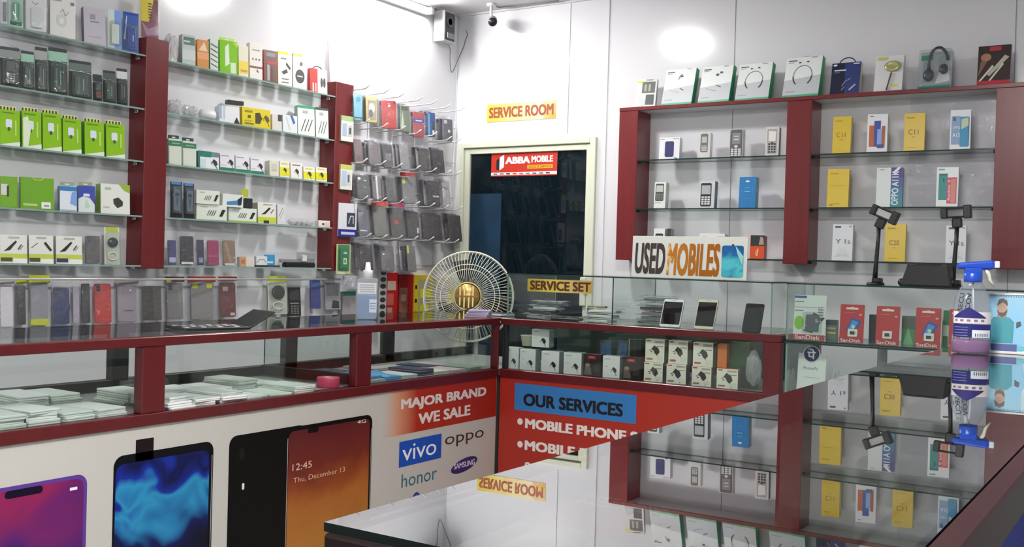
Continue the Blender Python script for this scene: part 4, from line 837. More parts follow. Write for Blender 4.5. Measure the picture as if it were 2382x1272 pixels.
for (rw, x0, x1, yt, yb, c, lab, hd, sp, bg) in BG:
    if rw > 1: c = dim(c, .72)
    f = .165; y = solve((x0+x1)/2, 'y', x=f, z=1.7)
    kw = dict(f=f, a=24, lean=(5 if rw == 1 else 13))
    if rw > 1: x0 += 6; x1 += 6
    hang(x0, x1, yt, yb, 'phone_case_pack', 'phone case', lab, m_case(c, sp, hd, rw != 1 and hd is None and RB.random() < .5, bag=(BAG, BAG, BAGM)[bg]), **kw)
    for k in (1, 2):
        c2 = RB.choice(['#4a4a4c', '#7c7a7c', '#2e2c2e', '#9a989a', '#5c5552', '#8a7f82', '#3c4040'])
        dx = -9*k; j = RB.uniform(-3, 3)
        hang(x0+dx, x1+dx, yt-2+j, yb-3+j, 'phone_case_pack', 'phone case', 'bagged phone case hidden behind the front one on a %s row hook' % ORD[rw], m_case(c2), f=.165-.034*k, a=24, lean=(5 if rw == 1 else 13), group='rear bagged cases in the %s hook row' % ORD[rw])

# ---- packs low on the wall, behind the sanitizer bottle and the fan
hang(797, 832, 641, 676, 'accessory_pouch', 'pouch', 'small crinkled silver pouch left of the sanitizer bottle', m_pouch([('p', [(.1, .2), (.5, .6), (.3, .8)], '#55575a'), ('p', [(.6, .2), (.9, .3), (.7, .7)], '#f4f4f6')], None, '#a9abb0', BAGM), f=.09)
hang(796, 826, 678, 745, 'product_box', 'box', 'grey box with teal stripe behind the sanitizer bottle', m_box(.03, '#a9a3a6', [('r', 0, .85, 1, 1, '#2f8f78')], '#8c8a8c'), f=.031, a=0)
hang(880, 898, 625, 738, 'sachet_strip', 'sachets', 'hanging strip of black and silver sachets beside the sanitizer bottle', m_box(.006, '#a5a6a6', [('e', .5, .08+.14*i, .38, .05, '#26282a') for i in range(7)], '#a5a6a6'), f=.09)
hang(899, 924, 634, 742, 'product_pouch', 'pouch', 'red pack with cream rows behind the sanitizer bottle', m_box(.02, '#b01c1c', [('r', 0, .62, .8, .82, '#b8a890'), ('r', 0, .3, .6, .55, '#c05a50'), ('r', 0, .1, .5, .25, '#a89080')], '#7a1414'), f=.021, a=0)
hang(926, 960, 638, 742, 'product_pouch', 'pouch', 'dark red pack with brown picture next to the yellow box', m_box(.02, '#8a1818', [('r', .05, .1, .6, .7, '#8a5a48'), ('r', .15, .4, .5, .55, '#b08a78')], '#5a1010'), f=.021, a=0)
hang(963, 1004, 640, 745, 'product_box', 'box', 'yellow and grey box behind the left edge of the fan', m_box(.03, '#c9b92a', [('r', .2, .1, .9, .9, '#a8a48a'), ('r', .3, .5, .9, .7, '#d8d818'), ('r', .3, .2, .8, .35, '#d8d818'), ('r', 0, .7, .12, .78, '#26261a'), ('r', 0, .4, .12, .48, '#26261a')], '#d0a020'), f=.031, a=0)
hang(1012, 1052, 645, 745, 'product_box', 'box', 'pale printed box seen through the fan grille', m_box(.03, '#c9c6b4', [('r', .1, .6, .8, .8, '#b8bcc4'), ('e', .4, .35, .25, .14, '#6a6a66'), ('r', .7, .4, 1, .7, '#d8cc28')], '#a8a48c'), f=.031, a=0)

# ================================================================== FAN standing behind the corner of the counters
fx = solve(1090, 'x', y=-.40, z=1.12); fz = zat(fx, -.40, 690); FR = 105/((Vector((fx, -.40, fz))-CAM).dot(cf))*FPX**0*((Vector((fx, -.40, fz))-CAM).dot(cf))**2/FPX
nrm = Vector((.50, -.86, .06)).normalized(); zq = nrm.to_track_quat('Z', 'Y').to_matrix().to_4x4(); FM = Matrix.Translation((0, 0, 0)) @ zq
CRM = M('#dcdccb', .35)
def ring(mb, r, z, t, m, n=48): mb.tube([FM @ Vector((r*math.cos(2*math.pi*k/n), r*math.sin(2*math.pi*k/n), z)) for k in range(n)], t, m, 6, True)
g = MB(); ring(g, FR, 0, .005, CRM); ring(g, FR*.71, .045, .0022, CRM); ring(g, FR*.60, .052, .0022, CRM); ring(g, FR*.30, .064, .004, M('#c8b878', .35))
NW = 76
for k in range(NW):
    a = 2*math.pi*k/NW
    g.tube([FM @ Vector((FR*q*math.cos(a+s_), FR*q*math.sin(a+s_), z)) for q, z, s_ in ((1, 0, 0), (.93, .022, .015), (.71, .045, .05), (.5, .057, .08), (.29, .063, .1))], .0016, CRM, 4)
bk = MB(); ring(bk, FR*.98, -.012, .004, CRM)
for k in range(40):
    a = 2*math.pi*k/40
    bk.tube([FM @ Vector((FR*q*math.cos(a), FR*q*math.sin(a), z)) for q, z in ((.98, -.012), (.8, -.07), (.3, -.095))], .0016, CRM, 4)
hub = MB().lathe([(.0001, .069), (FR*.27, .069), (FR*.27, .062), (.0001, .06)], M('#b8954a', .3, .6), 28, mx=FM)
for u in (-.6, -.25, .12, .45): hub.box((FR*.27*(u-.05), -FR*.27*math.sqrt(1-u*u)*.95, .0695), (FR*.27*(u+.06), FR*.27*math.sqrt(1-u*u)*.95, .0705), M('#e6d39a', .3, .3), mx=FM)
hub.box((-FR*.25, -.004, .0708), (FR*.25, .004, .0715), M('#8a6a30', .3, .5), mx=FM)
bl = []
for k in range(3):
    b = MB(); a0 = 2*math.pi*k/3+R(-12); pts = []
    for q in range(7):
        r = FR*(.18+.66*q/6); wd = .36+.12*math.sin(math.pi*q/6)
        pts.append((r, wd))
    top = [FM @ Vector((r*math.cos(a0-wd), r*math.sin(a0-wd), -.008)) for r, wd in pts]; bot = [FM @ Vector((r*math.cos(a0+wd*.4), r*math.sin(a0+wd*.4), .026)) for r, wd in pts]
    for q in range(6): b.poly([top[q], top[q+1], bot[q+1], bot[q]], M('#2b2523', .3), True)
    bl.append(b)
mot = MB().lathe([(.0001, -.06), (.05, -.06), (.055, -.1), (.05, -.18), (.0001, -.2)], M('#b8b8a8', .4), 20, mx=FM)
stand = MB().tube([(0, .09, -.05), (0, .1, -fz+.03)], .014, M('#b8b8b0', .3, .6), 10); stand.lathe([(.0001, -fz+.001), (.17, -fz+.001), (.17, -fz+.02), (.03, -fz+.045), (.0001, -fz+.045)], M('#55564f', .4), 24, o=(0, .1, 0))
thing('pedestal_fan', 'cream caged fan with gold hub standing behind the counter corner', 'fan', [('front_grille', g), ('rear_grille', bk), ('hub_cap', hub), ('blade', bl[0]), ('blade', bl[1]), ('blade', bl[2]), ('motor', mot), ('stand', stand)], (fx, -.40, fz))

# ================================================================== ON THE LEFT COUNTER
p = on(2, ZT, 853, 741); sw = .047
b = MB().slab(2*sw, .185, .075, .012, film('clear_plastic', '#eef2f6', 1.45, .08, '#e4e8ee', .35), (0, -.037, 0))
li = MB().slab(2*sw-.005, .106, .07, .01, M('#4f93d2', .2), (0, -.0345, .002))
lb = MB().box((-sw*.9, -.0385, .115), (sw*.9, -.0376, .165), M('#e9e9ec', .4)); art(lb, sw*1.8, .05, bars(.1, .9, (.2, .4, .6, .8), '#b4b8c0', .04), -.0385, 0, .115)
lb2 = MB().box((sw*.25, -.0386, .03), (sw*.95, -.0377, .09), M('#dfe8f2', .4)); art(lb2, sw*.7, .06, bars(.1, .9, (.3, .5, .7), '#6f9ac8', .03), -.0386, sw*.6, .03)
cp = MB().lathe([(.024, .185), (.022, .196), (.023, .197), (.022, .222), (.013, .224), (.010, .258), (.0001, .258)], M('#e6e6e4', .35), 20)
thing('sanitizer_bottle', 'square clear bottle half full of blue liquid on the counter', 'bottle', [('bottle', b), ('liquid', li), ('front_label', lb), ('side_label', lb2), ('cap', cp)], (p.x, p.y, ZT), R(38))
p0, p1 = on(2, ZT+.01, 405, 760), on(2, ZT+.01, 560, 757); L = (p1-p0).length
k = MB().slab(L, .19, .012, .01, M('#1c1c1e', .35), mx=Matrix.Rotation(R(-90), 4, 'X') @ Matrix.Rotation(R(180), 4, 'X'), front=M('#3c3c3e', .3))
k = MB().box((-L/2, -.09, .001), (L/2, .09, .012), M('#1b1b1d', .35), .004, 2)
kk = MB()
for i in range(11):
    for j in range(4): kk.box((-L/2+.012+i*(L-.024)/11, -.07+j*.034, .012), (-L/2+.012+(i+.84)*(L-.024)/11, -.045+j*.034, .014), M('#d0d0d2' if (i+j) % 3 == 0 else '#4a4a4c', .4))
fl = MB().box((0, -.09, -.004), (.115, .09, .004), M('#232325', .4), .003, 2, mx=Matrix.Translation((L/2-.004, 0, .008)) @ Matrix.Rotation(R(-30), 4, 'Y'))
thing('keyboard_folio', 'open black folio with raised flap lying on the left glass counter', 'folio', [('base', k), ('keys', kk), ('flap', fl)], ((p0.x+p1.x)/2, (p0.y+p1.y)/2, ZT-.001), math.atan2(p1.y-p0.y, p1.x-p0.x))
p0 = on(2, ZT, 1113, 736)
for i, (c, w_, dz) in enumerate((('#a99ab8', .115, .012), ('#b8aac4', .112, .012), ('#9a8cae', .11, .010))):
    thing('notebook', 'notebook', 'book', [('pages', MB().box((-w_/2, -.06, 0), (w_/2, .06, dz), M(c, .5), .001))], (p0.x+.004*i, p0.y, ZT-.0015+.0122*i), R(20+6*i))
    tag(bpy.data.objects[-1] if False else [o for o in bpy.data.objects if o.name.startswith('notebook')][-1], ('lilac notebook at the bottom of the stack by the fan', 'lilac notebook in the middle of the stack by the fan', 'thinnest lilac notebook on top of the stack by the fan')[i], 'book')
p1 = on(2, ZT, 1150, 733)
thing('notebook', 'navy blue book lying beside the lilac notebooks at the corner', 'book', [('cover', MB().box((-.06, -.05, 0), (.06, .05, .014), M('#1d2448', .4), .002)), ('pages', MB().box((-.057, -.051, .002), (.061, .048, .012), M('#e0dede', .6)))], (p1.x+.02, p1.y+.02, ZT-.0015), R(-12))

# ---- inside the left counter: white screen-guard packs, dark boxes
RW_ = random.Random(11)
def packs(y0, y1, n, label, group, cols, xa=.66, xb=1.0, lv=3):
    """overlapping flat packs: a loose bottom layer, then shorter piles on top"""
    cells = []; m = max(2, round((y1-y0)/.115))
    for i in range(m):
        for x in (xa+.055, xb-.055): cells.append((x, y0+(y1-y0)*(i+.5)/m))
    top = [ZL-.0035]*len(cells); k = 0
    while k < n:
        for c, (x, y) in enumerate(cells):
            if k >= n or (k >= len(cells) and RW_.random() < .35): continue
            hh = RW_.uniform(.010, .018); k += 1
            pk = MB().box((-.053, -.092, 0), (.053, .092, hh), M(RW_.choice(cols), .45), .0012)
            pk.box((-.0535, -.0925, hh*.45), (.0535, .0925, hh*.6), M('#9aa39c', .5))
            thing('screen_guard_pack', label, 'pack', [('pack', pk)], (x+RW_.uniform(-.012, .012), y+RW_.uniform(-.008, .008), top[c]), R(90+RW_.uniform(-4, 4) if c % 2 == 0 else RW_.uniform(84, 96)), group=group)
            top[c] += hh+.0006
WC = ['#ebebec', '#dfe4e1', '#f0f0f1', '#d8dfd8']
packs(-3.78, -3.18, 30, 'white screen guard pack in the pile in the nearest left showcase bay', 'white packs in the nearest counter bay', WC, .66, 1.0)
packs(-3.06, -2.34, 26, 'white screen guard pack in the pile between the two counter posts', 'white packs in the middle counter bay', WC, .72, 1.03)
packs(-1.98, -1.12, 18, 'flat mixed colour pack lying in the corner showcase bay', 'mixed packs in the corner counter bay', ['#4a86c8', '#9ab0a8', '#2a3a5a', '#c8c8c4', '#7a8a80', '#b8a0a8'], .7, .98)
q = on(2, ZL, 25, 992); thing('product_box', 'flat black box at the left end of the showcase among white packs', 'box', [('carton', MB().box((-.1, -.07, 0), (.1, .07, .035), M('#23282a', .4), .003))], (.945, q.y-.05, ZL-.0035), R(80))
q = on(2, ZL, 770, 900); thing('tape_roll', 'pink roll lying in the showcase near the second maroon post', 'roll', [('roll', MB().lathe([(.02, 0), (.045, 0), (.047, .004), (.047, .036), (.045, .04), (.02, .04), (.018, .02)], M('#d84a72', .35), 24)), ('core', MB().lathe([(.0185, .001), (.0195, .039), (.012, .039), (.012, .001)], M('#f0c8d4', .5), 20))], (.985, q.y+.02, ZL-.0035))
q = on(2, ZL, 905, 885)
thing('product_pouch', 'glossy sky blue pouch in the left end of the corner showcase bay', 'pouch', [('pouch', sheet(.2, .12, 0, -.012, M('#5aa6d8', .25), random.Random(3)))], (.99, -1.90, ZL+.012), R(75), R(82))
for i, (y, c) in enumerate(((-2.84, '#5e6164'), (-2.72, '#2a2a2c'))):
    thing('gadget_pack', ('smoky clear gadget pack at the back of the middle showcase bay', 'black clear gadget pack at the back of the middle showcase bay')[i], 'pack', [('gadget', MB().slab(.05, .03, .04, .01, M(c, .3))), ('clear_case', MB().slab(.08, .045, .055, .012, BLIST, (0, -.008, 0)))], (.60, y, ZL-.0035), R(60))

# ================================================================== RIGHT SHELVES
def neck(): 
    a = [(.5+.26*math.cos(t), .52+.26*math.sin(t)) for t in [R(-50)+i*R(280)/18 for i in range(19)]]; return [('l', a, .014, '#55585a'), ('l', a[:4], .03, '#2c2e30'), ('l', a[-4:], .03, '#2c2e30'), ('r', .36, .84, .42, .87, '#2a2a2c'), ('r', .58, .85, .64, .88, '#2a2a2c')]
NB = lambda pic: [('p', [(0, 0), (1, 0), (1, .52), (0, .42)], '#b4b8bc'), ('r', 0, 0, 1, .05, '#2c9a72'), ('r', .06, .9, .3, .93, '#4a5a54'), ('r', .06, .86, .22, .875, '#8a9490'), ('r', .08, .12, .34, .15, '#9aa0a4'), ('r', .7, .96, .85, .98, '#8a9498')]+pic
wire = [('l', [(.46, .7), (.5, .8), (.58, .84)], .02, '#4a5452'), ('r', .52, .76, .6, .8, '#2f3634'), ('l', [(.2, .42), (.4, .36), (.55, .32)], .012, '#8a9092'), ('l', [(.56, .44), (.68, .38)], .03, '#4a4e50')]
wire2 = [('r', .48, .72, .56, .78, '#3a403e'), ('r', .6, .78, .68, .83, '#3a403e'), ('l', [(.2, .4), (.36, .34), (.56, .3)], .016, '#7c8488'), ('l', [(.54, .46), (.68, .4)], .03, '#4a4e50')]
TG = '#1f9c6c'
RS('t', 1476, 1524, 178, 'product_box', 'box', 'white box with dark screens picture at the left end of the top board', m_box(.03, '#d9dadb', [('r', .28, .5, .92, .9, '#62655f'), ('r', .4, .56, .5, .8, '#a8aa9a'), ('r', .6, .56, .7, .8, '#a8aa9a'), ('r', .5, .08, .9, .44, '#4a4c4e'), ('p', [(.02, .0), (.45, .05), (.5, .25), (.2, .42)], '#c4c8ca'), ('r', .0, .88, .4, .93, '#e0e040'), ('r', .45, .95, .8, .97, '#55575a')], '#b4b8b8'), lean=15, a=12)
for x0, x1, yt, pic, lab in ((1537, 1608, 153, wire, 'white earphone box with green side, leftmost of four on the top board'), (1622, 1695, 146, wire2, 'white earphone box with green side, second of four on the top board'), (1708, 1787, 140, neck(), 'white neckband box with green side, third of four on the top board'), (1818, 1903, 124, neck(), 'white neckband box with turquoise hook, rightmost of four on the top board')):
    RS('t', x0, x1, yt, 'earphone_box', 'earphone box', lab, m_box(.04, '#dadedd', NB(pic), TG, '#cfd8d4', None, ('#1f9c9c', .012) if x0 > 1800 else None), lean=15, a=-4, group='white and green earphone boxes on the top board')
RS('t', 1929, 1998, 141, 'earphone_box', 'earphone box', 'navy and black earphone box with black cord handle', m_box(.03, '#161d36', [('p', [(.5, 0), (1, 0), (1, 1), (.45, 1)], '#22346e'), ('r', .1, .74, .5, .78, '#cfd4e0'), ('r', .1, .68, .28, .7, '#8a94b0'), ('r', .74, .93, .95, .97, '#c8cede'), ('e', .12, .93, .07, .03, '#dfe4f0'), ('l', [(.4, .25), (.5, .4), (.68, .48)], .02, '#b8bcc8'), ('l', [(.66, .12), (.85, .28)], .06, '#a8acb8'), ('l', [(.4, .12), (.48, .22)], .05, '#6a7288')], '#dccf9a', '#1a2444', None, ('#1c1e22', .035)), lean=12, a=0)
ear = lambda w, h: [('earpiece', MB().lathe([(w*.27, 0), (w*.29, .008), (w*.22, .014), (w*.18, .012), (.0001, .012)], M('#c9c48a', .25, .6), 24, sy=.72, mx=Matrix.Translation((w*.12, -.0015, h*.68)) @ Matrix.Rotation(R(90), 4, 'X'))), ('cord', MB().tube([(w*.1, -.008, h*.5), (w*.04, -.008, h*.3), (-w*.04, -.006, .004)], .004, M('#5a5c52', .4), 6))]
RS('t', 2031, 2098, 124, 'earphone_box', 'earphone box', 'white box with big gold round earpiece and grey cord', m_box(.03, '#d9d8d8', [('r', .05, .92, .45, .97, '#c4d030'), ('r', .6, .12, .85, .18, '#d8cc60'), ('r', .08, .88, .4, .91, '#b4b2b4')], '#c8c6c8', extra=ear), lean=12, a=0)
def hp(w, h):
    bd = MB().tube([(w*(.08+.30*math.cos(t)), -.012-.012*math.sin(t), h*(.66+.40*math.sin(t))) for t in [R(10)+R(190)*i/12 for i in range(13)]], .007, M('#1c1f2c', .35), 8)
    q = lambda x, z, s: MB().lathe([(w*.15*s, 0), (w*.17*s, .012), (w*.11*s, .022), (.0001, .024)], M('#1d2030', .35), 20, sy=1.2, mx=Matrix.Translation((x, -.006, z)) @ Matrix.Rotation(R(90), 4, 'X'))
    return [('headband', bd), ('ear_cup', q(-w*.2, h*.36, 1.)), ('ear_cup', q(w*.26, h*.5, .85)), ('clear_box', MB().box((-w/2, -.04, 0), (w/2, -.0005, h), BLIST, .002))]
RS('t', 2136, 2212, 116, 'headphone_box', 'headphone box', 'clear box with black headphones and teal print on the top board', m_box(.02, '#b9bec4', [('r', 0, 0, 1, .12, '#1f9a8a'), ('r', .03, .78, .4, .92, '#1a8a6a'), ('p', [(.5, .15), (.95, .2), (.9, .6), (.6, .45)], '#e6e8ec'), ('p', [(.1, .2), (.3, .2), (.3, .75), (.1, .75)], '#8a90a4'), ('p', [(.55, .62), (.9, .7), (.9, .9), (.6, .86)], '#8f969c')], '#aab0b6', extra=hp), lean=10, a=0, f=-.115)
RS('t', 2271, 2349, 102, 'headset_box', 'headset box', 'dark brown box with silver cable picture and red foot at the right end', m_box(.03, '#33231f', [('r', 0, 0, 1, .1, '#b81f2e'), ('r', .35, .86, .7, .97, '#b0303c'), ('p', [(.3, .25), (.38, .22), (.95, .68), (.82, .74)], '#b8b2a4'), ('p', [(.05, .1), (.12, .1), (.5, .45), (.45, .5)], '#d0cabc'), ('p', [(.35, .1), (.42, .1), (.8, .5), (.76, .54)], '#d0cabc'), ('e', .25, .7, .16, .1, '#a8785a'), ('p', [(.02, .2), (.3, .6), (.1, .62)], '#7a5a4c')], '#a8a0a0', '#2a1c1a'), lean=8, a=0)
def fp(bg, ph, scr, key, sc=(.14, .06, .66, .96)):
    a, b, c, d = sc; return [('rr', a, b, c, d, .1, ph), ('r', a+.06, b+(d-b)*.52, c-.06, d-(d-b)*.1, scr), ('keys', a+.05, b+(d-b)*.06, c-.05, b+(d-b)*.44, key, ph)]
RS('a', 1532, 1580, 319, 'phone_box', 'phone box', 'small white box with navy phone picture, left end of upper shelf', m_box(.05, '#e2e2e6', [('rr', .28, .1, .72, .82, .08, '#22285e'), ('r', .05, .9, .25, .93, '#8a8a92'), ('r', .65, .92, .95, .95, '#8a8a92'), ('l', [(.75, .06), (.9, .02)], .04, '#555')], '#c8c8ce'))
RS('a', 1622, 1651, 308, 'phone_box', 'phone box', 'silver box with grey keypad phone, second on the upper shelf', m_box(.05, '#cfcfce', [('rr', .2, .22, .8, .96, .12, '#6a6a66'), ('r', .3, .6, .72, .84, '#b4b6b2'), ('keys', .28, .26, .74, .5, '#c8c8c4', '#55554f')], '#e2e2e0'))
RS('a', 1695, 1727, 299, 'phone_box', 'phone box', 'silver box with large keypad phone standing behind the panel seam', m_box(.05, '#bcbcbc', [('rr', .06, .0, .94, .97, .1, '#5c5c5a'), ('r', .2, .46, .8, .86, '#85878a'), ('r', .32, .6, .68, .64, '#d0d2d4'), ('r', .32, .72, .68, .75, '#d0d2d4'), ('keys', .1, .02, .9, .30, '#e0e0e0', '#4a4a48'), ('e', .5, .37, .14, .05, '#d0d0d0')], '#d9d9da'))
RS('a', 1779, 1811, 294, 'phone_box', 'phone box', 'white and black box with keypad phone beside the middle post', m_box(.05, '#d4d2cf', [('rr', .12, .06, .84, .92, .1, '#a8a6a2'), ('p', [(.22, .5), (.74, .5), (.78, .84), (.22, .86)], '#e8e6e2'), ('keys', .18, .08, .8, .44, '#3a3a3a', '#b8b6b2'), ('e', .5, .42, .12, .05, '#4a4a4a')], '#232325'))
RS('b', 1520, 1547, 423, 'phone_box', 'phone box', 'white box with black keypad phone at the left end of the lower shelf', m_box(.05, '#d6dad8', fp(0, '#3c3e3c', '#b4b8b4', '#70726e', (.1, .28, .82, .94))+[('r', .1, .2, .6, .24, '#b4b8b6')], '#c6cac8'), a=4)
RS('b', 1625, 1661, 420, 'phone_box', 'phone box', 'silver framed box with black keypad phone and blue side', m_box(.05, '#c9cbcb', fp(0, '#1c1d1e', '#a8acb2', '#d4d6d6', (.08, .06, .78, .92)), '#3a5a74'), a=4)
RS('b', 1717, 1757, 411, 'phone_box', 'phone box', 'bright blue phone box with outlined phone on the lower shelf', m_box(.05, '#2a7ab8', [('e', .48, .86, .12, .03, '#dce8f4'), ('l', [(.2, .05), (.2, .72), (.8, .72), (.8, .05)], .02, '#3f9ad8'), ('r', .32, .64, .64, .66, '#6fb8e8'), ('r', .32, .52, .64, .545, '#8fd0f4'), ('r', .34, .3, .62, .315, '#4fa0d8')], '#5aa8b8'), a=4)
RS('c', 1518, 1544, 531, 'phone_box', 'phone box', 'white box with black phone behind the used phones sign', m_box(.05, '#dcdddc', fp(0, '#232424', '#9a9e9a', '#8a8c88', (.15, .1, .85, .82)), '#c9caca'), a=4)
RS('c', 1548, 1557, 531, 'phone_box', 'phone box', 'slim dark box edge right of the white phone box behind the sign', m_box(.05, '#3c3e3e', [], '#8a8c8c'), a=4)
RS('c', 1624, 1684, 543, 'product_box', 'box', 'white carton whose flap shows above the used phones sign', m_box(.06, '#e2e2e0', [('r', .68, .86, .95, .9, '#d8a878'), ('r', .1, .88, .3, .9, '#b8bab8')], '#d0d0d0'), a=4)
RS('c', 1743, 1777, 547, 'phone_box', 'phone box', 'orange and black box with red side near the middle post', m_box(.05, '#d8501c', [('r', .04, .55, 1, 1, '#23272c'), ('p', [(.6, .6), (.95, .6), (.9, .9), (.7, .95)], '#b09a88'), ('l', [(.5, .12), (.56, .42)], .1, '#e8b09a'), ('l', [(.42, .16), (.44, .36)], .05, '#e8b09a')], '#a82030', '#5a6a78'), a=4)
YB = '#d8b824'; YS = '#c4a81e'
def ybox(t): return m_box(.045, YB, [('r', .12, .86, .5, .9, '#b89a18')]+([('t', t, .45, .5, .5, .13, '#8a6a1c', .0), ('r', .38, .36, .55, .375, '#a8881c')] if t else [('r', .12, .555, .8, .562, '#8a741c'), ('r', .12, .05, .28, .075, '#8a741c')])+[('r', .2, .09, .6, .097, '#a8881c')], YS, '#e0c63a')
RS('a', 1935, 1978, 270, 'phone_box', 'phone box', 'yellow phone box at the left end of the right upper shelf', ybox('C11'), a=6)
RS('a', 2015, 2063, 264, 'phone_box', 'phone box', 'white box with orange and blue phones on the right upper shelf', m_box(.05, '#e4e2e6', [('r', .1, .14, .4, .7, '#c0602a'), ('r', .34, .14, .66, .82, '#2f49a0'), ('r', .5, .12, .82, .6, '#90a8e4'), ('r', .72, .12, .88, .68, '#a85a3a'), ('r', .5, .1, .82, .2, '#3a4688'), ('r', .12, .93, .3, .95, '#6a6a72')], '#c9c6cc'), a=6)
RS('a', 2101, 2150, 262, 'phone_box', 'phone box', 'yellow phone box between white ones on the right upper shelf', ybox('C11'), a=6)
RS('a', 2208, 2257, 254, 'phone_box', 'phone box', 'white box with light blue phones at the right end of upper shelf', m_box(.055, '#dfe4e8', [('r', .06, .12, .5, .84, '#8aa8cc'), ('rr', .48, .06, .92, .82, .06, '#3a94c4'), ('p', [(.54, .5), (.9, .6), (.9, .8), (.54, .76)], '#c8d4b4'), ('r', .88, .08, .92, .8, '#2a5a80'), ('t', 'OPPO', .3, .55, .36, .07, '#e4ecf4', .01), ('t', 'A15', .3, .36, .36, .1, '#eef4fa', .02), ('rr', .14, .72, .26, .82, .02, '#4a5a74')], '#a8b0b4'), a=6)
RS('b', 1922, 1973, 392, 'phone_box', 'phone box', 'yellow phone box with plain front on the right lower shelf', ybox(''), a=6)
RS('b', 2036, 2098, 389, 'phone_box', 'phone box', 'white phone box with purple to teal lettered spine', m_box(.05, '#d4dad8', [('r', .55, 0, 1, .25, '#2f8a98'), ('r', .55, .25, 1, .5, '#3f7a98'), ('r', .55, .5, 1, .75, '#4a5a98'), ('r', .55, .75, 1, 1, '#4a3f84'), ('p', [(.6, .88), (.8, 1), (.92, 1), (.72, .86)], '#e8e8f0'), ('tv', 'OPPO A11K', .72, .48, .26, .86, '#e6eef2', .02), ('r', .1, .94, .3, .955, '#8a9490')], '#6a62a0'), a=6)
RS('b', 2176, 2228, 388, 'phone_box', 'phone box', 'white box with teal phone and pink phone pictures', m_box(.05, '#e2e4e4', [('r', .1, .17, .5, .84, '#2a8f88'), ('r', .1, .78, .5, .84, '#1f746e'), ('r', .3, .62, .36, .72, '#16403c'), ('r', .48, .08, .92, .74, '#d0486a'), ('r', .66, .1, .88, .7, '#d88a78'), ('tv', 'Redmi 9', .58, .42, .12, .52, '#f0d8e0', .02), ('r', .08, .93, .36, .96, '#5ab0a0')], '#c9cccc'), a=6)
vbox = m_box(.045, '#d9dbe0', [('p', [(.1, .1), (.5, .12), (.9, .1), (.52, .28)], '#c6cecc'), ('p', [(.2, .25), (.5, .16), (.8, .25), (.5, .38)], '#d2d8d8'), ('r', .12, .9, .4, .95, '#4a5058'), ('r', .8, .92, .92, .96, '#9a9ca2'), ('t', 'Y 1s', .52, .53, .72, .12, '#4a4a50', .0)], '#c0c2c8')
RS('c', 1934, 1982, 521, 'phone_box', 'phone box', 'white box with grey Y 1s letters, left of the yellow one', vbox, a=6)
RS('c', 2056, 2105, 520, 'phone_box', 'phone box', 'yellow phone box on the bottom right shelf', ybox('C20'), a=6)
RS('c', 2198, 2246, 524, 'phone_box', 'phone box', 'white box with grey Y 1s letters behind the phone stand', vbox, a=6)
# wrinkled clear sheet stuck on the wall at the right end of the shelves
sh = sheet(.4, .56, 0, -.004, film('clear_wrap', '#fafafc', 1.5, .1, '#e4e6ea', .12, 1.2, 26), random.Random(9), 12, 14, .004)
tag(sh.build('plastic_wrap', None, (2.97, -.010, 1.60)), 'wrinkled clear plastic sheet on the wall behind the right shelves', 'plastic sheet')

# ================================================================== SIGNS
def sign(name, label, pts, plane, paint, th=.0012):
    """pts: photo corners tl,tr,bl on the plane y=plane"""
    a, b, c = (on(1, plane, *q) for q in pts); w_, h_ = b.x-a.x, (a.z+b.z)/2-c.z-(a.z-b.z)/2*0; z0 = c.z; z1 = (a.z+b.z)/2; h_ = z1-z0
    mb = MB().box((-w_/2, 0, 0), (w_/2, th, h_), M('#e8e4d8', .4)); art(mb, w_, h_, paint)
    return tag(mb.build(name, None, ((a.x+b.x)/2, plane-th, z0)), label, 'sign')
gold = ramped('gold_sticker', [(0., '#d2c24a'), (.35, '#ecdca0'), (.6, '#f2e2c0'), (.8, '#d8a848'), (1., '#e6c27a')], 0, 1.6, .1, .5, 9)
gold2 = ramped('olive_sticker', [(0., '#a8a040'), (.4, '#d2c45a'), (.6, '#c8b470'), (1., '#b89a50')], 0, 2.5, .2, .5, 9)
sign('wall_sign', 'gold sticker reading SERVICE ROOM above the door', ((1134, 244), (1294, 233), (1132, 285)), -.0005, [('r', 0, 0, 1, 1, gold), ('t', 'SERVICE ROOM', .5, .52, .94, .62, '#9a4a2c', .045)])
sign('glass_sign', 'gold sticker reading SERVICE SET on the showcase glass', ((1228, 648), (1378, 653), (1228, 677)), BY+.0012, [('r', .0, 0, 1, 1, gold2), ('t', 'SERVICE SET', .51, .5, .94, .74, '#5a2a14', .05)])
sign('shop_sign', 'red sticker with white shop name on the dark door glass', ((1144, 357), (1297, 352), (1144, 411)), .0115, [('r', 0, .16, 1, 1, '#c22e1c'), ('r', 0, .05, 1, .17, '#e4e2e0'), ('r', 0, 0, 1, .05, '#b8281a'), ('p', [(.08, .3), (.13, .26), (.13, .82), (.08, .7)], '#1c1c1e'), ('p', [(.13, .26), (.2, .4), (.2, .93), (.13, .82)], '#e8eef2'), ('t', 'ABBA', .41, .68, .38, .3, '#f2eeea', .05), ('t', 'MOBILE', .78, .7, .32, .28, '#f2eeea', .05), ('r', .56, .3, .94, .46, '#e0a820'), ('t', 'SALES & SERVICE', .75, .38, .34, .1, '#6a2a10', .0)]+[('r', .04+.1*i, .09, .1+.1*i, .13, ('#3a5aa0', '#2a7a4a', '#1a1a3a', '#c04028', '#8a8a8e', '#3a9aa8')[i % 6]) for i in range(9)])
orange = ramped('orange_letters', [(0., '#b86a1c'), (.45, '#c8863a'), (.55, '#f0c890'), (.62, '#c07c2c'), (1., '#a8641c')], 0, 2.2, .6, .4, 22)
phs = ramped('phone_picture', [(0., '#2a5aa8'), (.4, '#2f86b0'), (.6, '#5ac8d0'), (.75, '#2a6aa8'), (1., '#1f5a90')], 2, 4., .0, .7, 12)
SY = -.93
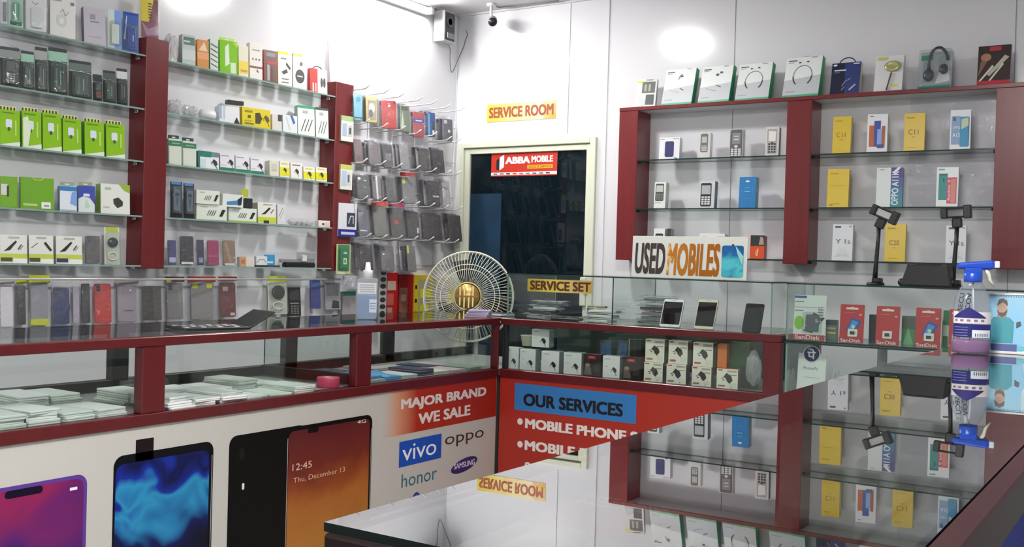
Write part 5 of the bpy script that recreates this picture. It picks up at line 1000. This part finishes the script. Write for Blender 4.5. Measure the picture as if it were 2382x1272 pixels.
a, b, c = on(1, SY, 1471, 549), on(1, SY, 1739, 551), on(1, SY, 1470, 640); w_ = b.x-a.x; h_ = (a.z+b.z)/2-SZ
mb = MB().box((-w_/2, 0, 0), (w_/2, .004, h_), M('#dde0da', .35), .001)
art(mb, w_, h_, [('t', 'USED', .165, .46, .275, .76, '#3f3530', .04, .1), ('t', 'MOBILES', .545, .45, .46, .78, orange, .045, .1), ('rr', .79, .06, .97, .8, .02, phs), ('p', [(.9, .8), (.97, .55), (.96, .35), (.92, .6)], '#9ad8d8'), ('r', .87, .8, .89, .83, '#20303a')])
ft = MB().box((-w_*.3, .004, 0), (-w_*.3+.02, .05, .006), M('#dde0da', .4)).box((w_*.3, .004, 0), (w_*.3+.02, .05, .006), M('#dde0da', .4)).box((-w_*.3, .004, 0), (-w_*.3+.02, .008, .06), M('#dde0da', .4)).box((w_*.3, .004, 0), (w_*.3+.02, .008, .06), M('#dde0da', .4))
thing('used_phones_sign', 'white board reading USED MOBILES on top of the glass showcase', 'sign', [('board', mb), ('stand', ft)], ((a.x+b.x)/2, SY, SZ+.0005), 0, R(2))
# ================================================================== SHOWCASE CONTENTS (back counter)
ZS = ZT+.0004
def CS(z, pxl, pxr, pyt, name, cat, label, mk, f, **kw): return put('R', z, pxl, pxr, pyt, name, cat, label, mk, f=f, **kw)
def phone(front, rim, scr=(.05, .1, .95, .9)):
    def mk(w, h):
        b = MB().slab(w, h, .009, w*.1, M(rim, .25, .2), front=M(front, .2)); s = MB()
        if scr: art(s, w, h, [('r', *scr, M('#0c0d0f', .5, 0., .1))]); art(b, w, h, [('e', .5, .05, .06, .025, rim), ('r', .4, .945, .6, .955, '#555')])
        p = [('phone_body', b)]
        if scr: p.append(('screen', s))
        p.append(('display_stand', MB().box((-w*.3, .01, 0), (w*.3, .013, h*.5), film('acrylic', '#f4f6f6', 1.5, .05), .001)))
        return p
    return mk
CS(ZS, 1532, 1581, 690, 'mobile_phone', 'phone', 'white used phone with black screen, leftmost leaning in the showcase', phone('#e6e6e6', '#d6d6d8'), -.985, lean=24, a=2)
CS(ZS, 1612, 1660, 690, 'mobile_phone', 'phone', 'gold white used phone with black screen, middle one leaning', phone('#dcd2c2', '#cdb89c'), -.985, lean=24, a=2)
CS(ZS, 1724, 1768, 700, 'mobile_phone', 'phone', 'dark grey back-facing phone at the right end of the showcase', phone('#2c2d2f', '#232426', None), -.985, lean=24, a=2)
RP = random.Random(4)
def flat_pack(x, y, z, name, label, col, bagm, group, w=.09, l=.17, h=.017, rz=0):
    pk = MB().box((-w*.42, -l*.42, .002), (w*.42, l*.42, h*.8), M(col, .4), .002); bg = MB(); r = RP
    for zz, s in ((.001, 1), (h, 1)):
        i = bg.mi(bagm); g = [[bg.bm.verts.new(((u/6-.5)*w*1.15, (v/8-.5)*l*1.1, zz+r.uniform(0, .004)+(h*.25*(math.sin(math.pi*u/6)) if zz > .005 else 0))) for u in range(7)] for v in range(9)]
        for v in range(8):
            for u in range(6):
                f = bg.bm.faces.new([g[v][u], g[v][u+1], g[v+1][u+1], g[v+1][u]]); f.material_index = i; f.smooth = r.random() > .4
    thing(name, label, 'pack', [('handset', pk), ('clear_bag', bg)], (x, y, z), rz, group=group)
for i in range(4): flat_pack(1.24+.012*i, -.93+.015*i, ZS+.0222*i, 'bagged_handset', 'bagged handset in the left pile of the service showcase', ['#a8aaac', '#3c3e40', '#d4d6d8', '#6a6c70'][i], BAGM, 'bagged handsets in the left pile', rz=R(70+8*i))
flat_pack(1.42, -.985, ZS, 'bagged_handset', 'black handset lying flat between the two bagged piles', '#23262a', BAG, None, rz=R(100))
for i in range(3): flat_pack(1.585, -.95+.02*i, ZS+.0222*i, 'bagged_handset', 'white bagged handset in the pile left of the glass divider', '#dfe2e0', BAGM, 'white bagged handsets by the divider', rz=R(75+10*i))
for i in range(6): flat_pack(1.815+.01*(i % 3), -.83+.015*(i % 2), ZS+.0222*i, 'bagged_handset', 'grey bagged handset in the tall pile right of the glass divider', ['#6a756f', '#8a8f8c', '#9a8f94', '#5a6260', '#c4c2c6'][i % 5], (BAG, BAGM)[i % 2], 'bagged handsets right of the divider', rz=R(85+RP.uniform(-12, 12)), w=.11)
thing('tool_box', 'small yellow and black item at the back of the service showcase', 'box', [('carton', art(MB().box((-.05, 0, 0), (.05, .03, .07), M('#8f8a5c', .4), .002), .1, .07, [('r', .0, .3, .35, .9, '#3a3a3c'), ('r', .42, .1, .5, 1, '#d8d028'), ('r', .6, .4, .95, .9, '#4a3c30')]))], (1.44, -.73, ZT-.0015))

# chargers in the lower showcase, seen through the front glass
ZB = ZL-.0035
wb = lambda: m_box(.06, '#f0f0f1', [('chg', .66, .36, .42, '#232326'), ('r', .1, .84, .45, .88, '#b0b2b6'), ('r', .1, .5, .3, .53, '#c0c2c6')], '#a9b0b0', '#c6caca')
for i, (x0, x1, yt) in enumerate(((1170, 1206, 808), (1208, 1245, 812), (1258, 1300, 817), (1310, 1352, 820), (1401, 1441, 828))):
    CS(ZB, x0, x1, yt, 'charger_box', 'charger box', ('white charger box at the corner end of the bottom row', 'white charger box second from the corner in the bottom row', 'white charger box third from the corner, standing under a gap', 'white charger box left of the first black and red box', 'white charger box between the two black and red boxes')[i], wb(), -1.0, lean=0, a=6, group='white charger boxes in the back showcase')
o = [q for q in bpy.data.objects if q.name.startswith('charger_box')][-5]
put('R', .862, 1236, 1277, 766, 'charger_box', 'charger box', 'white charger box stacked on the second one near the corner', wb(), f=-.985, lean=0, a=6)
put('R', .862, 1203, 1234, 780, 'paper_cup', 'cup', 'cream paper cup on top of the corner charger boxes', lambda w, h: [('cup', MB().lathe([(w*.36, 0), (w*.47, h*.9), (w*.5, h*.92), (w*.5, h), (w*.44, h), (w*.34, .004), (.0001, .004)], M('#cdccb4', .5), 20, o=(0, w*.5, 0)))], f=-.985, lean=0, a=0)
bb = lambda: m_box(.045, '#241f1f', [('r', .25, .78, .7, .92, '#b02a2c'), ('r', .35, .86, .6, .89, '#e0b0a8'), ('e', .25, .5, .14, .09, '#9a8478'), ('p', [(.05, .05), (.5, .05), (.42, .4), (.12, .42)], '#6d6258'), ('r', .6, .2, .9, .5, '#3c3432')], '#4a1216', '#8a1c1e')
for i, (x0, x1, yt) in enumerate(((1356, 1397, 824), (1446, 1490, 831))):
    CS(ZB, x0, x1, yt, 'headset_box', 'headset box', ('black and red box with person picture, left one in the showcase', 'black and red box with person picture, next to the cream charger stacks')[i], bb(), -1.0, lean=0, a=6)
cbx = lambda: m_box(.06, '#f0ecdd', [('chg', .5, .52, .62, '#3a3a34'), ('r', .05, .9, .28, .96, '#c04a30'), ('r', .5, .84, .95, .94, '#b4b2a4'), ('r', .6, .68, .95, .72, '#8f8f88'), ('r', .08, .1, .4, .18, '#a86a5a'), ('r', .62, .1, .95, .3, '#e4e2d6')], '#8f8c7c', '#b8602c')
hs = {}
for i, (x0, x1, yt) in enumerate(((1497, 1541, 843), (1549, 1595, 847), (1608, 1654, 853), (1666, 1716, 858))):
    o = CS(ZB, x0, x1, yt, 'charger_box', 'charger box', 'cream charger box in the lower row, '+('first from the left', 'second from the left', 'third from the left', 'rightmost with nothing stacked on it')[i], cbx(), -1.0, lean=0, a=6, group='cream charger boxes in the back showcase'); hs[i] = o
for i, (x0, x1, yt) in enumerate(((1500, 1545, 789), (1554, 1599, 792), (1611, 1658, 797))):
    put('R', tz(hs[i]), x0, x1, yt, 'charger_box', 'charger box', 'cream charger box in the upper row, '+('first from the left', 'middle of three', 'right end beside the orange box')[i], cbx(), f=-.995, lean=0, a=6, group='cream charger boxes in the back showcase')
put('R', tz(hs[3]), 1668, 1690, 800, 'product_box', 'box', 'narrow orange box beside the upper charger boxes', m_box(.05, '#d8742a', [], '#b85a1c'), f=-.98, lean=0, a=4)
CS(ZB, 1693, 1742, 796, 'product_box', 'box', 'tall green box at the right end behind the cream chargers', m_box(.05, '#2c5a34', [('r', .55, 0, 1, .5, '#3a3a38')], '#24482c'), -.925, lean=0, a=4)
CS(ZB, 1735, 1764, 800, 'gadget_pack', 'pack', 'dark clear pack at the right end of the lower showcase', m_crumple('#444', '#3a3836', 1, .4), -.95, lean=0, a=4)
for i, (x0, x1) in enumerate(((1397, 1424), (1427, 1454))):
    CS(ZB, x0, x1, 791, 'product_pouch', 'pouch', ('blue pouch leaning at the back of the showcase, left one', 'blue pouch leaning at the back of the showcase, right one')[i], m_pouch([('r', .4, .1, .5, .9, '#1f5a94')], None, '#2f86c8'), -.88, lean=6, a=4, roll=(-6, 4)[i])
CS(ZB, 1457, 1491, 790, 'product_box', 'box', 'dark green box with white lines behind the black and red box', m_box(.04, '#1f3326', [('r', .1, 0, .16, 1, '#c8d4c0'), ('r', .5, .0, .56, 1, '#3c5a44')], '#1a2a20'), -.88, lean=0, a=4)
CS(ZB, 1286, 1390, 812, 'cable_pile', 'cables', 'dark heap of coiled cables at the back of the showcase', lambda w, h: [('cables', (lambda mb: [mb.tube([(w*.40*math.cos(t+k)*(1-.05*k), .05+.035*math.sin(t+k), .014+h*.09*k+.006*math.sin(3*t)) for t in [i*math.pi/8 for i in range(16)]], .009, M(('#222426', '#2c3032', '#1a1c1e')[k % 3], .4), 6, True) for k in range(6)] and mb)(MB()))], -.90, lean=0, a=0)

# memory card packs in the right showcase
Z2 = .9855
def sdpack(blue, big):
    def mk(w, h):
        c = MB().slab(w, h, .0015, .004, M('#b01c1c', .35)); sp = [('rr', .24, .87, .74, .92, .02, '#e4cfc0'), ('e', .49, .915, .1, .02, '#e4cfc0'), ('r', .2, .78, .6, .79, '#d87a6a'), ('r', .78, .72, .9, .76, '#e0988c')]
        if blue: sp += [('p', [(.25, .32), (.62, .24), (.9, .58), (.5, .66)], '#2a3f98'), ('p', [(.36, .36), (.55, .32), (.78, .54), (.52, .6)], '#3a86c8'), ('e', .56, .42, .08, .05, '#a8d8b0')]
        sp += [('t', 'SanDisk', .48, .06, .84, .09, '#efe6e2', .01)]; art(c, w, h, sp)
        k = MB().slab(w*.4, h*.2, .003, .004, M('#dcd6cc', .35), (w*.05 if blue else 0, -.004, h*.16)); art(k, w*.4, h*.2, [('r', .22, .28, .72, .7, '#16181a'), ('r', .76, .3, .84, .7, '#b8a888')], -.004, w*.05 if blue else 0, h*.16)
        return [('backing_card', c), ('card_window', k)]
    return mk
for i, (x0, x1, yt, bl_, lab) in enumerate(((1951, 2008, 708, True, 'red memory card pack with blue phone picture, leftmost red one'), (2035, 2091, 712, False, 'red memory card pack without a picture, middle one'), (2127, 2187, 716, True, 'red memory card pack with dark blue phone picture near the spray bottle'), (2205, 2232, 719, False, 'red memory card pack partly hidden behind the spray bottle'))):
    CS(Z2, x0, x1, yt, 'memory_card_pack', 'memory card', lab, sdpack(bl_, 0), -1.035, lean=5, a=2)
CS(Z2, 1843, 1918, 686, 'memory_card_pack', 'memory card', 'large white and green memory card pack at the left end', m_blister('#cfd6d2', [('r', .0, 0, 1, .12, '#a83038'), ('t', 'SanDisk', .46, .06, .78, .09, '#efe6e2', .01), ('r', .0, .93, .38, .98, '#2a4a98'), ('r', .02, .84, .3, .86, '#7a8280'), ('r', .02, .72, .9, .73, '#9aa29e'), ('r', .02, .64, .3, .66, '#5a625e'), ('e', .18, .38, .15, .15, '#7ab81c'), ('p', [(.32, .2), (.6, .16), (.98, .5), (.62, .62)], '#2c3436'), ('rr', .36, .22, .62, .4, .03, '#c8cfc8'), ('r', .42, .27, .54, .34, '#5a605c'), ('keys', .76, .5, .92, .74, '#c8ccc8', '#4a504c')], c_block('#3a4246'), .012, (.3, .16, .9, .62)), -1.035, lean=6, a=2)
def pak(px0, px1, yt, lab, col, f, sp=()): CS(Z2, px0, px1, yt, 'product_box', 'box', lab, m_box(.03, col, sp, col), f, lean=0, a=2)
pak(1920, 1946, 744, 'grey card pack with yellow stripes behind the first red pack', '#6f766e', -.93, [('r', .1, .3, .9, .4, '#c8bc50'), ('r', .1, .55, .9, .62, '#b8b094'), ('r', 0, .75, 1, 1, '#3f4644')])
pak(2020, 2042, 732, 'black box behind the middle red memory card pack', '#1d1e20', -.93)
pak(2096, 2128, 735, 'green and grey pack between two red memory card packs', '#4f8a5a', -.93, [('r', 0, .55, 1, 1, '#5a5f58'), ('p', [(.1, .0), (.9, .0), (.5, .6)], '#7ab07c')])
pak(2189, 2206, 722, 'green and white pack next to the half hidden red pack', '#b8ccb8', -.93, [('r', .2, .6, 1, 1, '#2f7a44'), ('r', .2, 0, .9, .3, '#2a6a3c')])
# payment stand and bits in the lower glass showcase
CS(.7015, 1849, 1916, 822, 'payment_stand', 'stand', 'white payment stand card with round purple symbol below the glass shelf', lambda w, h: [('card', art(MB().box((-w/2, 0, 0), (w/2, .004, h), M('#dfe3e0', .4), .001), w, h, [('t', 'PhonePe', .46, .72, .5, .06, '#5a6468', .0), ('r', .2, .545, .82, .55, '#6a7274')])), ('logo_disc', (lambda mb: (put_text(mb, 'पे', lambda u, v: Vector((-w*.03+(u-.5)*w*.30, -.0052, h*.99+(v-.5)*w*.36)), M('#e8e6f0', .4), .02), mb)[1])(MB().lathe([(.0001, 0), (w*.27, 0), (w*.27, .004), (.0001, .004)], M('#2b2560', .35), 28, mx=Matrix.Translation((-w*.03, 0, h*.99)) @ Matrix.Rotation(R(90), 4, 'X')).lathe([(w*.27, -.0005), (w*.30, -.0005), (w*.30, .0035), (w*.27, .0035)], M('#e4e4ee', .4), 28, mx=Matrix.Translation((-w*.03, 0, h*.99)) @ Matrix.Rotation(R(90), 4, 'X'))))], -.99, lean=8, a=2)
CS(.7015, 2036, 2058, 808, 'usb_plug', 'plug', 'grey plug hanging shape in the lower glass showcase', lambda w, h: [('plug', MB().box((-w/2, 0, h*.45), (w/2, .02, h), M('#8c8e90', .35), .003).box((-w*.3, .004, h*.2), (w*.3, .016, h*.45), M('#6a6c6e', .3), .002).box((-w*.12, .006, 0), (w*.12, .014, h*.2), M('#6a6c6e', .4)))], -.9, lean=0, a=0)
for i, (px0, px1, c) in enumerate(((1822, 1845, '#4c524f'), (1925, 1955, '#3c4240'))):
    CS(.7015, px0, px1, 850, 'gadget_pack', 'pack', ('clear dark gadget pack left of the payment stand', 'clear dark gadget pack right of the payment stand')[i], m_crumple('#888', c, 2, .6), -.93, lean=0, a=0)

# ---- on top of the right showcase
def holder(tilt):
    def mk(w, h):
        B = M('#17181a', .4)
        base = MB().lathe([(.0001, 0), (.036, 0), (.036, .006), (.03, .012), (.0001, .012)], B, 24, o=(0, .03, 0)).box((-.01, .0, .010), (.026, .05, .03), B, .004)
        pole = MB().tube([(-.004, .03, .01), (0, .03, h*.3), (.004, .03, h*.55), (.006, .03, h*.80)], [.011, .009, .008, .009], B, 10)
        q = Matrix.Translation((.006, .03, h*.80)) @ Matrix.Rotation(R(tilt), 4, 'Y')
        jn = MB().box((-.018, -.014, -.006), (.02, .014, .034), B, .005, 2, mx=q)
        cl = MB()
        for a_, b_ in (((-.055, -.01, .034), (.055, .004, .042)), ((-.055, -.01, .070), (.055, .004, .078)), ((-.058, -.02, .034), (-.034, .012, .078)), ((.028, -.022, .030), (.058, .014, .084))): cl.box(a_, b_, B, .004, 2, mx=q)
        pad = MB().box((-.034, -.004, .042), (.028, .002, .070), M('#b8b8b6' if tilt > 0 else '#6f7072', .4), .001, mx=q)
        return [('base', base), ('pole', pole), ('joint', jn), ('phone_clamp', cl)]+([('clamp_pad', pad)] if tilt > 0 else [])
    return mk
put('R', SZ+.0005, 2003, 2062, 492, 'phone_stand', 'phone stand', 'black phone stand with tilted clamp, left one on the glass showcase', holder(24), f=-.93, lean=0, a=0)
put('R', SZ+.0005, 2186, 2244, 490, 'phone_stand', 'phone stand', 'black phone stand with level clamp behind the black bag', holder(-4), f=-.85, lean=0, a=0)
put('R', SZ+.0005, 2086, 2216, 612, 'speaker_bag', 'speaker', 'low black padded bag lying on the glass showcase between phone stands', lambda w, h: [('body', (lambda mb: [setattr(v.co, 'x', v.co.x*(1-.22*v.co.z/h)+w*.04*v.co.z/h) for v in mb.bm.verts] and mb)(MB().box((-w*.46, 0, 0), (w*.48, .09, h), M('#1b1b1e', .5), .008, 3))), ('end_cap', MB().ball((-w*.46, .045, h*.16), h*.18, M('#161618', .4), 2)), ('end_cap', MB().ball((w*.46, .045, h*.2), h*.2, M('#161618', .4), 2)), ('seam', MB().tube([(-w*.33, -.002, h*.93), (w*.3, -.002, h*.95)], .002, M('#303034', .4), 6))], f=-.95, lean=0, a=0)

# ================================================================== ON AND IN THE NEAR COUNTER
p = on(2, H, 2258, 822); k_ = (p-CAM).dot(cf)/FPX
PL = film('spray_plastic', '#eef1f6', 1.45, .06, '#dfe4ee', .10)
bw = 42*k_
bot = MB().lathe([(bw*.92, .0005), (bw, .006), (bw, .05), (bw*.94, .062), (bw*.97, .075), (bw*.98, .13), (bw*.9, .16), (bw*.55, .2), (bw*.42, .212)], PL, 28, sy=.6)
liq = MB().lathe([(.0001, .003), (bw*.9, .003), (bw*.97, .008), (bw*.97, .033), (bw*.9, .040), (.0001, .040)], film('pink_liquid', '#d9a8d0', 1.33, .02, '#c77fc0', .45), 28, sy=.6)
labl = MB()
def wrap(u0, u1, z0, z1, m, off=.0008, top=None):
    n = 10; i = labl.mi(M(m, .35))
    A = [R(-90)+(u0+(u1-u0)*j/n)*R(70) for j in range(n+1)]
    P_ = lambda a, z: (bw*1.0*math.cos(a)*1.005, bw*.6*math.sin(a)*1.02-off, z)
    lo = [labl.bm.verts.new(P_(a, z0)) for a in A]; hi = [labl.bm.verts.new(P_(a, z1 if not top else z1-top*abs(j/n-.5)*2)) for j, a in enumerate(A)]
    for j in range(n): f = labl.bm.faces.new([lo[j], lo[j+1], hi[j+1], hi[j]]); f.material_index = i; f.smooth = True
wrap(-1, 1, .048, .086, '#24226c', .0010); wrap(-1, 1, .088, .122, '#ddd8d8', .0008); wrap(-.95, .6, .104, .136, '#2c2872', .0016, .03); wrap(-.02, .92, .048, .070, '#dfe2ea', .0022)
for i in range(7): wrap(.1+.1*i, .14+.1*i, .051, .06, '#55565c', .003)
for i in range(4): wrap(-.9, -.2, .052+.008*i, .054+.008*i, '#7f80b8', .0022)
for i in range(5): wrap(-.85+.3*i, -.7+.3*i, .094, .100, '#8a6a8a', .0016)
hdm = M('#1d49b8', .3)
hd = MB().lathe([(bw*.46, .208), (bw*.48, .212), (bw*.48, .232), (bw*.4, .236), (.0001, .236)], hdm, 20).box((-bw*.85, -.013, .245), (bw*1.05, .013, .272), hdm, .007, 3).box((-bw*.45, -.012, .23), (bw*.45, .012, .25), hdm, .004, 2)
for v in hd.bm.verts:
    if v.co.x < -bw*.5 and v.co.z > .26: v.co.z -= .008
    if v.co.x < -bw*.5: v.co.x += .004*(v.co.z > .26)
noz = MB().box((bw*1.05, -.009, .25), (bw*1.32, .009, .270), M('#dcdcea', .35), .003, 2)
trg = MB().tube([(bw*.62, 0, .248), (bw*.78, 0, .232), (bw*.85, 0, .215), (bw*1.1, 0, .196)], [.007, .006, .005, .003], M('#d8d4c4', .35), 8)
tub = MB().tube([(0, 0, .22), (.004, .002, .12), (-.008, 0, .008)], .0022, M('#e4e4ea', .3), 6)
wr = MB()
for i, (u, v, s_) in enumerate(((-.62, .150, 'SECU'), (-.25, .152, 'COV'))):
    put_text(wr, s_, lambda a, b, u=u, v=v: Vector((bw*(u+.24*(.5-b)*1.0+.1*(a-.5)), -bw*.6*.86-.004, v+(a-.5)*.05)), M('#2c2c30', .4), .01)
thing('spray_bottle', 'clear spray bottle with blue trigger head and pink liquid on the near counter', 'bottle', [('bottle', bot), ('liquid', liq), ('label', labl), ('trigger_head', hd), ('nozzle', noz), ('trigger', trg), ('dip_tube', tub), ('handwriting', wr)], (p.x, p.y, H+.0003), R(14))
# desk calendar
q = on(2, H, 2300, 826); cw_ = .19; ch_ = .172
sheetm = [('r', 0, 0, 1, 1, '#b8d4e2'), ('r', 0, .0, .5, 1, '#86b8d0'), ('p', [(.5, .12), (.56, .94), (1, .94), (1, .12)], '#eceff2'), ('p', [(.3, .12), (.52, .12), (.55, .5), (.35, .9)], '#7fb8d8'), ('r', 0, .0, .42, .12, '#3a4a84'), ('r', .42, .02, 1, .1, '#5ab0c0'),
          ('p', [(.02, .14), (.36, .14), (.37, .5), (.30, .58), (.08, .58), (.0, .45)], '#1f8a98'), ('p', [(.12, .58), (.27, .58), (.24, .66), (.15, .66)], '#a87a64'), ('e', .195, .74, .065, .10, '#b08a74'), ('p', [(.12, .72), (.14, .62), (.2, .58), (.25, .62), (.27, .72), (.22, .66), (.16, .66)], '#4a3a34'), ('p', [(.12, .78), (.14, .88), (.2, .91), (.26, .87), (.27, .78), (.2, .84)], '#3a302c'), ('p', [(.4, .4), (.47, .45), (.46, .52), (.4, .5)], '#3c4048'), ('r', .66, .22, .8, .34, '#2f3440'), ('r', .7, .25, .74, .32, '#e8e8ee'), ('r', .0, .97, 1, 1, '#e4e6ea')]+[('e', .03+.035*i, .955, .008, .01, '#4a5254') for i in range(28)]
c1 = art(MB().box((-cw_/2, 0, 0), (cw_/2, .0015, ch_), M('#dfe4ea', .35)), cw_, ch_, sheetm)
c2 = MB().box((-cw_/2, 0, 0), (cw_/2, .002, ch_), M('#d8d8dc', .5), mx=Matrix.Translation((0, .072, .008)) @ Matrix.Rotation(R(11.5), 4, 'X'))
c3 = MB().box((-cw_/2-.004, -.006, .0002), (cw_/2+.004, .076, .008), M('#e4e4e6', .4), .001)
c1.bm.transform(Matrix.Translation((0, 0, .008)) @ Matrix.Rotation(R(-11), 4, 'X'))
thing('desk_calendar', 'spiral desk calendar showing a bearded man in a teal shirt', 'calendar', [('page', c1), ('back_board', c2), ('base', c3)], (q.x+cw_/2-.02, q.y+.10, H+.0003), R(4))
# packs lying inside the near counter, faint through its mirror-like top
for i, (x, y, hh, c, lab) in enumerate(((3.43, -3.97, .28, '#c88a5a', 'orange topped clear pack inside the near glass counter'), (3.455, -3.90, .29, '#8fa49a', 'grey green card pack standing inside the near glass counter'), (3.48, -3.83, .29, '#b4a8a4', 'pale card pack with brown tag inside the near glass counter'), (3.405, -4.14, .31, '#a89aa4', 'clear acrylic pack at the left inside the near glass counter'))):
    thing('accessory_pack', lab, 'pack', m_pouch([('r', 0, .8, 1, 1, c), ('r', .2, .2, .8, .6, '#6f7472'), ('r', .3, .84, .6, .94, '#4a2c22')], '#9a9c98', c)(.075, hh), (x, y, .668), R(30), R(4), R(6))

# ================================================================== CORNER SPEAKER, CAMERA, WIRES
sx1 = .095; sy1 = solve(1059, 'y', x=sx1, z=2.74); sy0 = solve(1034, 'y', x=sx1, z=2.74); zb, zt_ = zat(sx1, sy0, 94), min(zat(sx1, sy0, 22), ZC-.02)
sx0 = .012
cab = MB().box((sx0, sy0, zb), (sx1, sy1, zt_), M('#b4b4b6', .3, .2), .004, 2)
dk = M('#26272a', .35); gr = MB().box((sx1-.001, sy0+.008, zb+.01), (sx1+.003, sy1-.008, zt_-.01), dk, .001)
gr.lathe([(.0001, .004), (.02, .004), (.034, .007), (.038, .004)], M('#3a3b3e', .3), 20, mx=Matrix.Translation((sx1, (sy0+sy1)/2, (zb+zt_)/2+.03)) @ Matrix.Rotation(R(90), 4, 'Y'))
bp_ = MB().box((sx1+.003, sy0+.02, zb+.02), (sx1+.012, sy1-.02, zb+.055), M('#7c7d80', .3, .5), .003)
brk = MB().box((.0005, sy0+.02, zt_-.005), (sx0+.02, sy1-.02, zt_+.014), M('#8a8a8c', .4), .002)
thing('wall_speaker', 'small silver and black speaker box high in the wall corner', 'speaker', [('cabinet', cab), ('grille', gr), ('connector_plate', bp_), ('bracket', brk)], (0, 0, 0))
def bend(pts, n=6):
    out = []; P_ = [Vector(v) for v in pts]; P_ = [P_[0]]+P_+[P_[-1]]
    for i in range(1, len(P_)-2):
        for j in range(n):
            t = j/n; a, b, c, d = P_[i-1:i+3]; out.append(.5*((2*b)+(c-a)*t+(2*a-5*b+4*c-d)*t*t+(3*b-a-3*c+d)*t**3))
    return out+[P_[-2]]
w1 = [(.05, sy0+.05, zb), tuple(on(0, .03, 1046, 110)), tuple(on(0, .02, 1047, 145)), tuple(on(0, .008, 1052, 168)), tuple(on(1, -.006, 1068, 132)), tuple(on(1, -.006, 1078, 110)), tuple(on(1, -.006, 1082, 95)), tuple(on(1, -.006, 1087, 80)), tuple(on(1, -.006, 1083, 70))]
tag(MB().tube(bend(w1), .0022, M('#5a5a5e', .4), 6).build('speaker_wire'), 'thin grey wire looping from the corner speaker to the back wall', 'wire')
cp_ = on(2, ZC, 1143, 9); mt = MB().lathe([(.0001, ZC), (.028, ZC), (.028, ZC-.012), (.018, ZC-.016), (.0001, ZC-.016)], M('#dcdcdc', .35), 20, o=(cp_.x, cp_.y, 0))
zc_ = zat(cp_.x, cp_.y, 50)
arm = MB().tube([(cp_.x, cp_.y, ZC-.014), (cp_.x, cp_.y, zc_+.045), (cp_.x+.008, cp_.y+.004, zc_+.02)], .009, M('#d4d4d6', .35), 10)
dv = (CAM-Vector((cp_.x+.01, cp_.y, zc_))).normalized(); dv.z -= .12; dv.normalize()
QM = Matrix.Translation((cp_.x+.012, cp_.y, zc_)) @ dv.to_track_quat('Z', 'Y').to_matrix().to_4x4()
bdy = MB().lathe([(.0001, -.07), (.022, -.07), (.028, -.05), (.029, .02), (.027, .03), (.0001, .03)], M('#8b8b8f', .35), 20, mx=QM)
lens = MB().lathe([(.0265, .0302), (.026, .032), (.014, .031), (.012, .034), (.0001, .035)], M('#1f1c20', .12), 20, mx=QM)
thing('security_camera', 'small grey bullet camera hanging from the ceiling near the corner', 'camera', [('ceiling_mount', mt), ('arm', arm), ('camera_body', bdy), ('lens', lens)], (0, 0, 0))
w2 = [(cp_.x+.02, cp_.y, ZC-.006), tuple(on(2, ZC-.004, 1160, 17)), tuple(on(2, ZC-.004, 1195, 14)), tuple(on(2, ZC-.004, 1245, 8)), tuple(on(2, ZC-.004, 1300, 2))]
tag(MB().tube(bend(w2), .003, M('#6a686c', .4), 6).build('camera_cable'), 'dark cable running along the ceiling from the camera', 'cable')

# ================================================================== STORED INSIDE THE NEAR COUNTER (lower right of the view)
nv = bumped('navy_cloth', '#141d5c', .8, 14, .5, .01)
cl = MB().box((-.09, -.72, 0), (.09, .55, .15), nv, .03, 4)
thing('cloth_bundle', 'navy blue cloth bundle stored in the open back of the near counter', 'cloth', [('bundle', cl)], (3.625, -3.25, .6655))
thing('storage_box', 'black box stored behind the navy bundle in the near counter', 'box', [('carton', MB().box((-.10, -.2, 0), (.10, .2, .17), M('#121214', .6), .004)), ('lid', MB().box((-.102, -.202, .171), (.102, .202, .185), M('#4a4a4e', .5), .003))], (3.615, -2.42, .6655))
